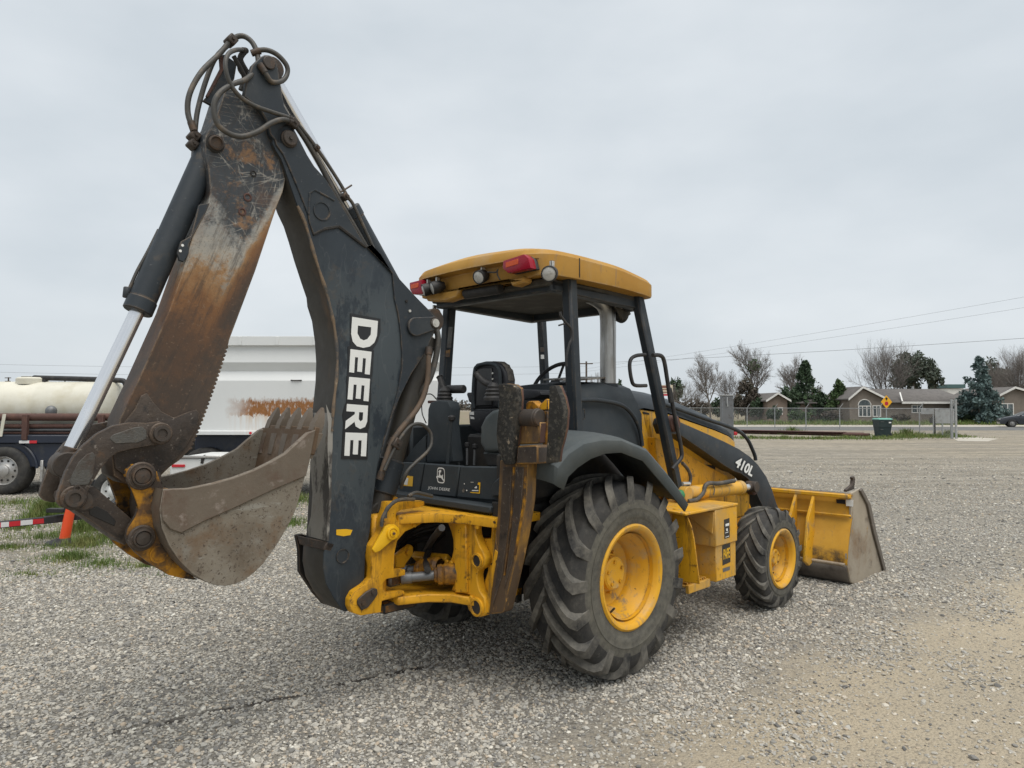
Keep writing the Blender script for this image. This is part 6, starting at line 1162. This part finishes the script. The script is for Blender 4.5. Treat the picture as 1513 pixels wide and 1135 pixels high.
# houses
def window(e, x0, x1, z0, z1, y, nm='window', arch=False, mull=1):
    b = MB(); fw_ = .09; fr_ = [((x0, z0), (x1, z0+fw_)), ((x0, z1-fw_), (x1, z1)), ((x0, z0+fw_), (x0+fw_, z1-fw_)), ((x1-fw_, z0+fw_), (x1, z1-fw_))]
    for k in range(mull): xm = x0+(x1-x0)*(k+1)/(mull+1); fr_.append(((xm-.04, z0+fw_), (xm+.04, z1-fw_)))
    for (a, c), (a2, c2) in fr_: b.span((a, y-.06, c), (a2, y+.02, c2), 'trim', 0)
    if arch:
        cx, rx, rz = (x0+x1)/2, (x1-x0)/2, .62; pts = [Vector((cx+rx*math.cos(t), y-.03, z1+.02+rz*math.sin(t))) for t in np.linspace(0, math.pi, 13)]; b.tube(pts, .05, 'trim', 6, smooth=False)
        b.prism([Vector((p.x, y-.015, p.z)) for p in pts], (0, .01, 0), 'glassd', 0)
    w_ = b.obj(nm, e); b = MB(); b.span((x0+fw_*.5, y-.03, z0+fw_*.5), (x1-fw_*.5, y-.012, z1-fw_*.5), 'glassd', 0); b.obj('pane', w_); return w_
def gable(e, x0, x1, xa, y0, y1, ze, za, m, nm='gable_wing', over=.35, face=True):
    b = MB(); b.prism([(x0, y0, 0), (x1, y0, 0), (x1, y0, ze), (xa, y0, za-.08), (x0, y0, ze)], (0, y1-y0, 0), m, 0); b.obj('wall', e)
    for a, c in (((x0, ze), (xa, za)), ((x1, ze), (xa, za))):
        s = (Vector((a[0], 0, a[1]))-Vector((c[0], 0, c[1]))).normalized()*over; q = Vector((a[0], 0, a[1]))+s; b = MB()
        b.prism([(q.x, y0-over, q.z), (c[0], y0-over, c[1]), (c[0], y0-over, c[1]+.14), (q.x, y0-over, q.z+.14)], (0, y1-y0+over, 0), 'shingle', 0); b.obj('roof', e)
        b = MB(); b.prism([(q.x, y0-over-.06, q.z-.06), (c[0], y0-over-.06, c[1]-.06), (c[0], y0-over-.06, c[1]+.16), (q.x, y0-over-.06, q.z+.16)], (0, .05, 0), 'trim', 0); b.obj('barge_board', e)
D = 74; h1 = empty('stucco_house', (xx(1340, D), D, 0)); tag(h1, 'brown stucco bungalow with dark shingle roof and arched window', 'house')
def hx(px): return xx(px, D)-h1.location.x
gable(h1, hx(1255), hx(1303), hx(1273), 0, 6, zx(588, D), zx(573, D), 'stucco')
b = MB(); b.span((hx(1303), .6, 0), (hx(1440), 8, zx(596, D)), 'stucco', 0); b.obj('wall', h1)
b = MB(); ze, zr_ = zx(595, D), zx(574, D); b.raw([(hx(1300), .1, ze), (hx(1442), .1, ze), (hx(1425), 4.5, zr_), (hx(1275), 4.5, zr_), (hx(1442), 9, ze), (hx(1300), 9, ze)], [(0,1,2,3), (3,2,4,5), (1,4,2)], 'shingle'); b.obj('roof', h1, solid=.12)
b = MB(); b.span((hx(1333), .02, ze-.12), (hx(1442), .1, ze+.1), 'trim', 0); b.obj('fascia', h1)
b = MB(); b.bar((hx(1333), .0, ze+.12), (hx(1342), 1.6, zx(580, D)), .12, .12, 'trim', (1, 0, 0), 0); b.obj('barge_board', h1)
window(h1, hx(1267.5), hx(1286.5), zx(616, D), zx(599.5, D), -.0, arch=True, mull=2); window(h1, hx(1288.5), hx(1301), zx(616, D), zx(599, D), -.0, mull=1)
window(h1, hx(1351), hx(1368), zx(610.5, D), zx(598, D), .6, mull=1); window(h1, hx(1408), hx(1423), zx(610.5, D), zx(597, D), .6, mull=1)
b = MB(); b.cyl((hx(1384), 4.4, zr_), (hx(1384), 4.4, zr_+.35), .12, 'galv', n=10); b.obj('roof_vent', h1)
D2 = 78; h2 = empty('tan_house', (xx(1160, D2), D2, 0)); tag(h2, 'tan house with low gable half hidden by dark evergreens', 'house')
def hx2(px): return xx(px, D2)-h2.location.x
gable(h2, hx2(1134), hx2(1163), hx2(1148), 0, 7, zx(591, D2), zx(582, D2), 'stucco2')
b = MB(); b.span((hx2(1163), .8, 0), (hx2(1245), 7, zx(596, D2)), 'stucco2', 0); b.obj('wall', h2)
b = MB(); ze, zr_ = zx(596, D2), zx(583, D2); b.raw([(hx2(1160), .4, ze), (hx2(1250), .4, ze), (hx2(1245), 4, zr_), (hx2(1150), 4, zr_)], [(0,1,2,3)], 'shingle'); b.obj('roof', h2, solid=.12)
window(h2, hx2(1149), hx2(1156), zx(613, D2), zx(602, D2), 0, mull=0); window(h2, hx2(1219), hx2(1229), zx(611, D2), zx(605, D2), .8, mull=1)
D3 = 76; h3 = empty('brown_house', (xx(1500, D3), D3, 0)); tag(h3, 'brown house with white double door behind the grey sedan', 'house')
def hx3(px): return xx(px, D3)-h3.location.x
gable(h3, hx3(1478), hx3(1530), hx3(1497), 0, 8, zx(583, D3), zx(573.5, D3), 'stucco')
window(h3, hx3(1479), hx3(1497), zx(618, D3), zx(596, D3), 0, 'door', mull=1)
d = 140; tbd = empty('teal_building', (xx(1412, d), d, 0)); tag(tbd, 'flat teal roofed building far behind the bungalow', 'building')
wbox(tbd, 'wall', xx(1400, d), xx(1424, d), d, d+6, 0, zx(574, d), 'trim', 0); wbox(tbd, 'roof', xx(1400, d)-.2, xx(1424, d)+.2, d-.3, d+6.3, zx(573.6, d), zx(568, d), 'teal', .02)

# trees
M['bark'] = mat('bark_grey', (.13, .115, .10), .95); M['twig'] = mat('twig_grey', (.185, .165, .15), .95)
M['fol_dark'] = mat('foliage_dark', (.040, .068, .035), .8, var=.5, wear=[((.055, .10, .035), .7, .5, .7)]); M['fol_mid'] = mat('foliage_mid', (.05, .09, .03), .8, var=.5, wear=[((.09, .13, .045), .8, .5, .7)])
M['fol_pine'] = mat('foliage_pine', (.065, .085, .062), .8, var=.4, wear=[((.10, .10, .08), .7, .5, .7)]); M['fol_blue'] = mat('foliage_blue', (.085, .13, .125), .8, var=.4, wear=[((.14, .185, .18), .9, .5, .7)])
M['fol_brown'] = mat('foliage_brown', (.085, .07, .055), .9, var=.4, wear=[((.05, .06, .035), .7, .5, .7)])
def bare_tree(px, top, d, spread, label, seed, stems=1, twig=1.0):
    rnd = random.Random(seed); x0 = xx(px, d); H = zx(top, d); e = empty('bare_tree', (x0, d, 0)); tag(e, label, 'tree', 'leafless trees beyond the road'); tr, cr_ = MB(), [[], []]
    sp_ = spread*d/F/2; ml = 5; twig = 1.0 if stems < 3 else .5
    def seg(p, q, r0, r1, big):
        if big: tr.tube([p, q], lambda t: r0+(r1-r0)*t, 'bark', 6, smooth=False)
        else:
            z = (q-p).normalized(); a = z.orthogonal().normalized(); c = z.cross(a); V_, F_ = cr_; i = len(V_)
            for k in range(3):
                t = 2.094*k; o_ = a*math.cos(t)+c*math.sin(t); V_.append(tuple(p+o_*r0)); V_.append(tuple(q+o_*r1))
            for k in range(3): k2 = (k+1) % 3; F_.append((i+2*k, i+2*k2, i+2*k2+1, i+2*k+1))
    def grow(p, dr, L, r, lev):
        n = 3 if lev < 2 else 2; q = p
        for k in range(n):
            dr = (dr+Vector((rnd.gauss(0, .13), rnd.gauss(0, .13), rnd.gauss(.05, .07)))).normalized(); q2 = q+dr*L/n; ra, rb = r*(1-.35*k/n), r*(1-.35*(k+1)/n)
            seg(q, q2, ra, rb, lev < 2); q = q2
            if lev < ml and (k > 0 or lev > 0):
                for _ in range(2 if lev < 4 else int(3*twig)):
                    ax_ = Vector((rnd.gauss(0, 1), rnd.gauss(0, 1), rnd.gauss(.25, .5))).normalized(); nd = (dr*.8+ax_*.75).normalized(); grow(q, nd, L*rnd.uniform(.5, .72), rb*.66, lev+1)
        if lev < ml: grow(q, dr, L*.62, r*.6, lev+1)
    for s in range(stems):
        dr = Vector((rnd.uniform(-.35, .35)*(stems > 1)*sp_/H*2.2, rnd.uniform(-.15, .15), 1)).normalized(); grow(Vector((rnd.uniform(-.2, .2)*(stems-1), 0, 0)), dr, H*.42, H*.021/(stems**.4), 0)
    tr.obj('trunk', e); me = bpy.data.meshes.new('crown'); v = np.array(cr_[0]); zz_ = v[:, 2].max(); xm = np.percentile(np.abs(v[:, 0]), 99)
    me.from_pydata(cr_[0], [], cr_[1]); me.materials.append(M['twig']); o = bpy.data.objects.new('crown', me); COL.objects.link(o); o.parent = e
    sz = H/zz_; sx_ = max(.5, min(1.6, sp_/xm)); e.scale = (sx_, sx_, sz); return e
def leafy(px, top, bot, d, wpx, label, m, seed, kind='cone', n=2600, size=.32, trunk=True):
    rnd = np.random.default_rng(seed); e = empty('evergreen_tree', (xx(px, d), d, 0)); tag(e, label, 'tree'); H = zx(top, d); zb_ = max(.2, zx(bot, d)); rx = wpx*d/F/2
    P = []; 
    if kind == 'cone':
        nb = 90; tz = rnd.random(nb)**1.25; ang = rnd.uniform(0, 6.28, nb); rad = rx*(1-tz)**.8*rnd.uniform(.75, 1.08, nb)+.1
        for t, a, r_ in zip(tz, ang, rad):
            k = n//nb; s = rnd.random(k)**.55; P.append(np.stack([np.cos(a)*r_*s+rnd.normal(0, .12, k)*(.4+r_*.2), np.sin(a)*r_*s+rnd.normal(0, .12, k)*(.4+r_*.2), zb_+(H-zb_)*t-.25*r_*s*(1-t)+rnd.normal(0, .16, k)], 1))
    else:
        nb = 26; c = rnd.normal(0, 1, (nb, 3)); c /= np.linalg.norm(c, axis=1)[:, None]; c *= (rnd.random(nb)**.4)[:, None]*.80; c[:, 2] = c[:, 2]*.5+.5
        for q in c:
            k = n//nb; u = rnd.normal(0, 1, (k, 3)); u /= np.linalg.norm(u, axis=1)[:, None]; u *= (rnd.random(k)**.45)[:, None]*rnd.uniform(.2, .36)
            P.append(np.stack([(q[0]+u[:, 0])*rx, (q[1]+u[:, 1])*rx, zb_+(q[2]*.9+.05+u[:, 2]*.55)*(H-zb_)*.98], 1))
    P = np.concatenate(P); N_ = len(P); a = rnd.normal(0, 1, (N_, 3)); a /= np.linalg.norm(a, axis=1)[:, None]; b_ = np.cross(a, rnd.normal(0, 1, (N_, 3))); b_ /= np.linalg.norm(b_, axis=1)[:, None]; s = (size*rnd.uniform(.5, 1.3, N_))[:, None]
    V_ = np.stack([P-a*s*.5, P+b_*s*.22, P+a*s*.5, P-b_*s*.22], 1).reshape(-1, 3); me = bpy.data.meshes.new('crown'); me.from_pydata(V_.tolist(), [], [(4*i, 4*i+1, 4*i+2, 4*i+3) for i in range(N_)]); me.materials.append(M[m]); o = bpy.data.objects.new('crown', me); COL.objects.link(o); o.parent = e
    b = MB(); b.tube([(0, 0, 0), (.05, 0, H*.5), (0, 0, H*.93)], lambda t: max(.02, H*.028*(1-t)), 'bark', 7, 3); b.obj('trunk', e); return e
bare_tree(1050, 516, 80, 62, 'leafless grey tree with rounded crown left of the evergreens', 3)
bare_tree(1118, 500, 86, 72, 'tallest leafless tree with a clump of mistletoe in its crown', 11)
bare_tree(1160, 522, 88, 64, 'leafless spreading tree right behind the dark evergreen', 5)
bare_tree(1313, 497, 84, 92, 'leafless many stemmed tree rising over the bungalow roof', 8, 4)
bare_tree(1502, 508, 82, 60, 'leafless upright tree over the brown house', 14, 4)
bare_tree(1014, 556, 90, 60, 'low leafless tree beside the pale roadside board', 21, 3)
bare_tree(1082, 545, 95, 50, 'faint leafless tree between two taller bare trees', 23, 2)
bare_tree(882, 548, 120, 22, 'small leafless tree far off beside the utility pole', 25)
bare_tree(1465, 528, 92, 50, 'leafless tree tangled in the round pine behind the blue spruce', 31, 3)
mt_ = empty('mistletoe_clump', dw(1113, 541, 85)); tag(mt_, 'dark green mistletoe clump high in the tallest bare tree', 'mistletoe')
V_ = []; r_ = np.random.default_rng(4); P = r_.normal(0, .33, (350, 3)); F_ = []
for i, p in enumerate(P): a = r_.normal(0, .13, (3, 3)); V_ += (p+a).tolist(); F_.append((3*i, 3*i+1, 3*i+2))
me = bpy.data.meshes.new('leaves'); me.from_pydata(V_, [], F_); me.materials.append(M['fol_mid']); o = bpy.data.objects.new('leaves', me); COL.objects.link(o); o.parent = mt_
leafy(1190, 534, 622, 80, 70, 'tall dark green evergreen before the tan house', 'fol_dark', 1, n=5200, size=.42)
leafy(1168, 566, 622, 79, 40, 'shorter dark evergreen at the left of the tall one', 'fol_dark', 2, 'round', 2400, .4)
leafy(1213, 575, 622, 79, 34, 'dark evergreen shrub at the right of the tall evergreen', 'fol_dark', 9, 'round', 2000, .4)
leafy(1240, 563, 621, 77, 54, 'mid green bushy tree close to the arched window', 'fol_mid', 3, n=3600, size=.38)
leafy(1102, 552, 624, 82, 46, 'brown leaved dense tree below the mistletoe', 'fol_brown', 4, 'round', 3000, .4)
leafy(1122, 586, 624, 80, 30, 'dark low evergreen beside the brown leaved tree', 'fol_dark', 5, 'round', 1800, .4)
leafy(1350, 511, 590, 112, 74, 'broad dark pine behind the bungalow roof', 'fol_pine', 6, 'round', 5000, .6)
leafy(1381, 526, 586, 112, 30, 'narrow pine at the right of the broad dark pine', 'fol_pine', 7, 'round', 1500, .55)
leafy(1447, 530, 616, 72, 74, 'blue green spruce with drooping boughs before the bungalow', 'fol_blue', 8, n=6500, size=.42)
leafy(1470, 523, 595, 96, 70, 'round topped dark pine behind the blue spruce', 'fol_pine', 10, 'round', 3600, .5)
leafy(1508, 560, 620, 84, 34, 'olive brown bushy tree by the brown house', 'fol_brown', 12, 'round', 1500, .4)
leafy(998, 552, 600, 110, 24, 'small pine beyond the pale roadside board', 'fol_dark', 13, 'round', 900, .6)
leafy(1030, 590, 626, 84, 46, 'dark hedge-like shrub at the foot of the rounded bare tree', 'fol_brown', 15, 'round', 1800, .4)
leafy(1068, 582, 626, 84, 40, 'green brown shrub behind the grey steel column', 'fol_dark', 16, 'round', 1500, .4)
leafy(916, 562, 600, 120, 16, 'tiny conifer top over the cowl', 'fol_dark', 17, 'cone', 700, .5)
# far tree line along the horizon, behind everything
def treeline():
    r_ = np.random.default_rng(9); V_, F_ = [], []
    for x in np.arange(-420, 420, 3.0):
        y = 320+r_.uniform(-15, 15); h = r_.uniform(2.2, 5.5); n = 110; P = np.stack([x+r_.normal(0, 2.2, n), y+r_.normal(0, 2, n), h*r_.random(n)**1.3], 1)
        for p in P: a = r_.normal(0, .55, (3, 3)); i = len(V_); V_ += (p+a).tolist(); F_.append((i, i+1, i+2))
    me = bpy.data.meshes.new('far_treeline'); me.from_pydata(V_, [], F_); me.materials.append(M['fol_brown']); o = bpy.data.objects.new('far_treeline', me); COL.objects.link(o); o['kind'] = 'stuff'; o['label'] = 'distant line of trees along the horizon'; o['category'] = 'tree line'
treeline()
for k, (px, top, w_, m, lb_) in enumerate(((1142, 596, 26, 'fol_dark', 'low dark bush at the corner of the tan house'), (1180, 604, 40, 'fol_mid', 'rounded green bush under the tall dark evergreen'), (1228, 603, 30, 'fol_brown', 'brownish bush below the bushy mid green tree'), (1330, 611, 26, 'fol_brown', 'low brown bush under the bungalow wall near the sign'), (1392, 612, 30, 'fol_brown', 'low brown bush under the bungalow window'), (1430, 608, 24, 'fol_dark', 'small dark bush at the foot of the blue spruce'), (1200, 545, 40, 'fol_brown', 'faint brown tree standing behind the tall dark evergreen'), (1090, 585, 30, 'fol_dark', 'dark bush below the faint leafless tree'))):
    leafy(px, top, 626, 73 if top > 590 else 100, w_, lb_, m, 40+k, 'round', 1100, .3)
# utility poles and wires
M['polew'] = mat('pole_wood', (.10, .08, .065), .9); M['wire'] = mat('wire', (.16, .165, .17), .7, var=0)
def upole(px, top, d, label, arms):
    e = empty('utility_pole', (xx(px, d), d, 0)); tag(e, label, 'utility pole'); H = zx(top, d); b = MB(); b.cyl((0, 0, 0), (0, 0, H), .17, 'polew', r1=.12, n=10); b.obj('pole', e)
    for py, w_ in arms: b = MB(); b.box((0, -.15, zx(py, d)), (w_*d/F, .12, .14), 'polew', None, 0); b.obj('crossarm', e)
upole(866.5, 534, 95, 'wooden utility pole with one crossarm seen past the canopy', ((537.5, 19),)); upole(12, 557.5, 130, 'far wooden utility pole above the cream tank', ((558.5, 9), (563.5, 8)))
def wire(p, q, r, sag, label):
    a, c = dw(*p[:2], p[2]), dw(*q[:2], q[2]); pts = []
    for t in np.linspace(0, 1, 24): v = a.lerp(c, t); v.z -= sag*4*t*(1-t); pts.append(v-a)
    b = MB(); b.tube(pts, r, 'wire', 5, smooth=False); o = b.obj('overhead_wire'); o.location = a; tag(o, label, 'wire', 'overhead wires')
wire((866, 537, 95), (1720, 485, 60), .018, .25, 'thick single overhead wire rising over the houses'); wire((866, 545, 95), (1700, 405, 60), .010, .3, 'thin upper overhead wire crossing the sky over the bare trees')
wire((866, 549, 95), (1700, 424, 60), .010, .3, 'second thin overhead wire just under the upper one'); wire((-150, 535, 90), (866, 541, 95), .013, .5, 'upper thin overhead wire passing above the cream tank')
wire((-150, 546, 90), (866, 551, 95), .013, .6, 'lower thin overhead wire passing above the cream tank')
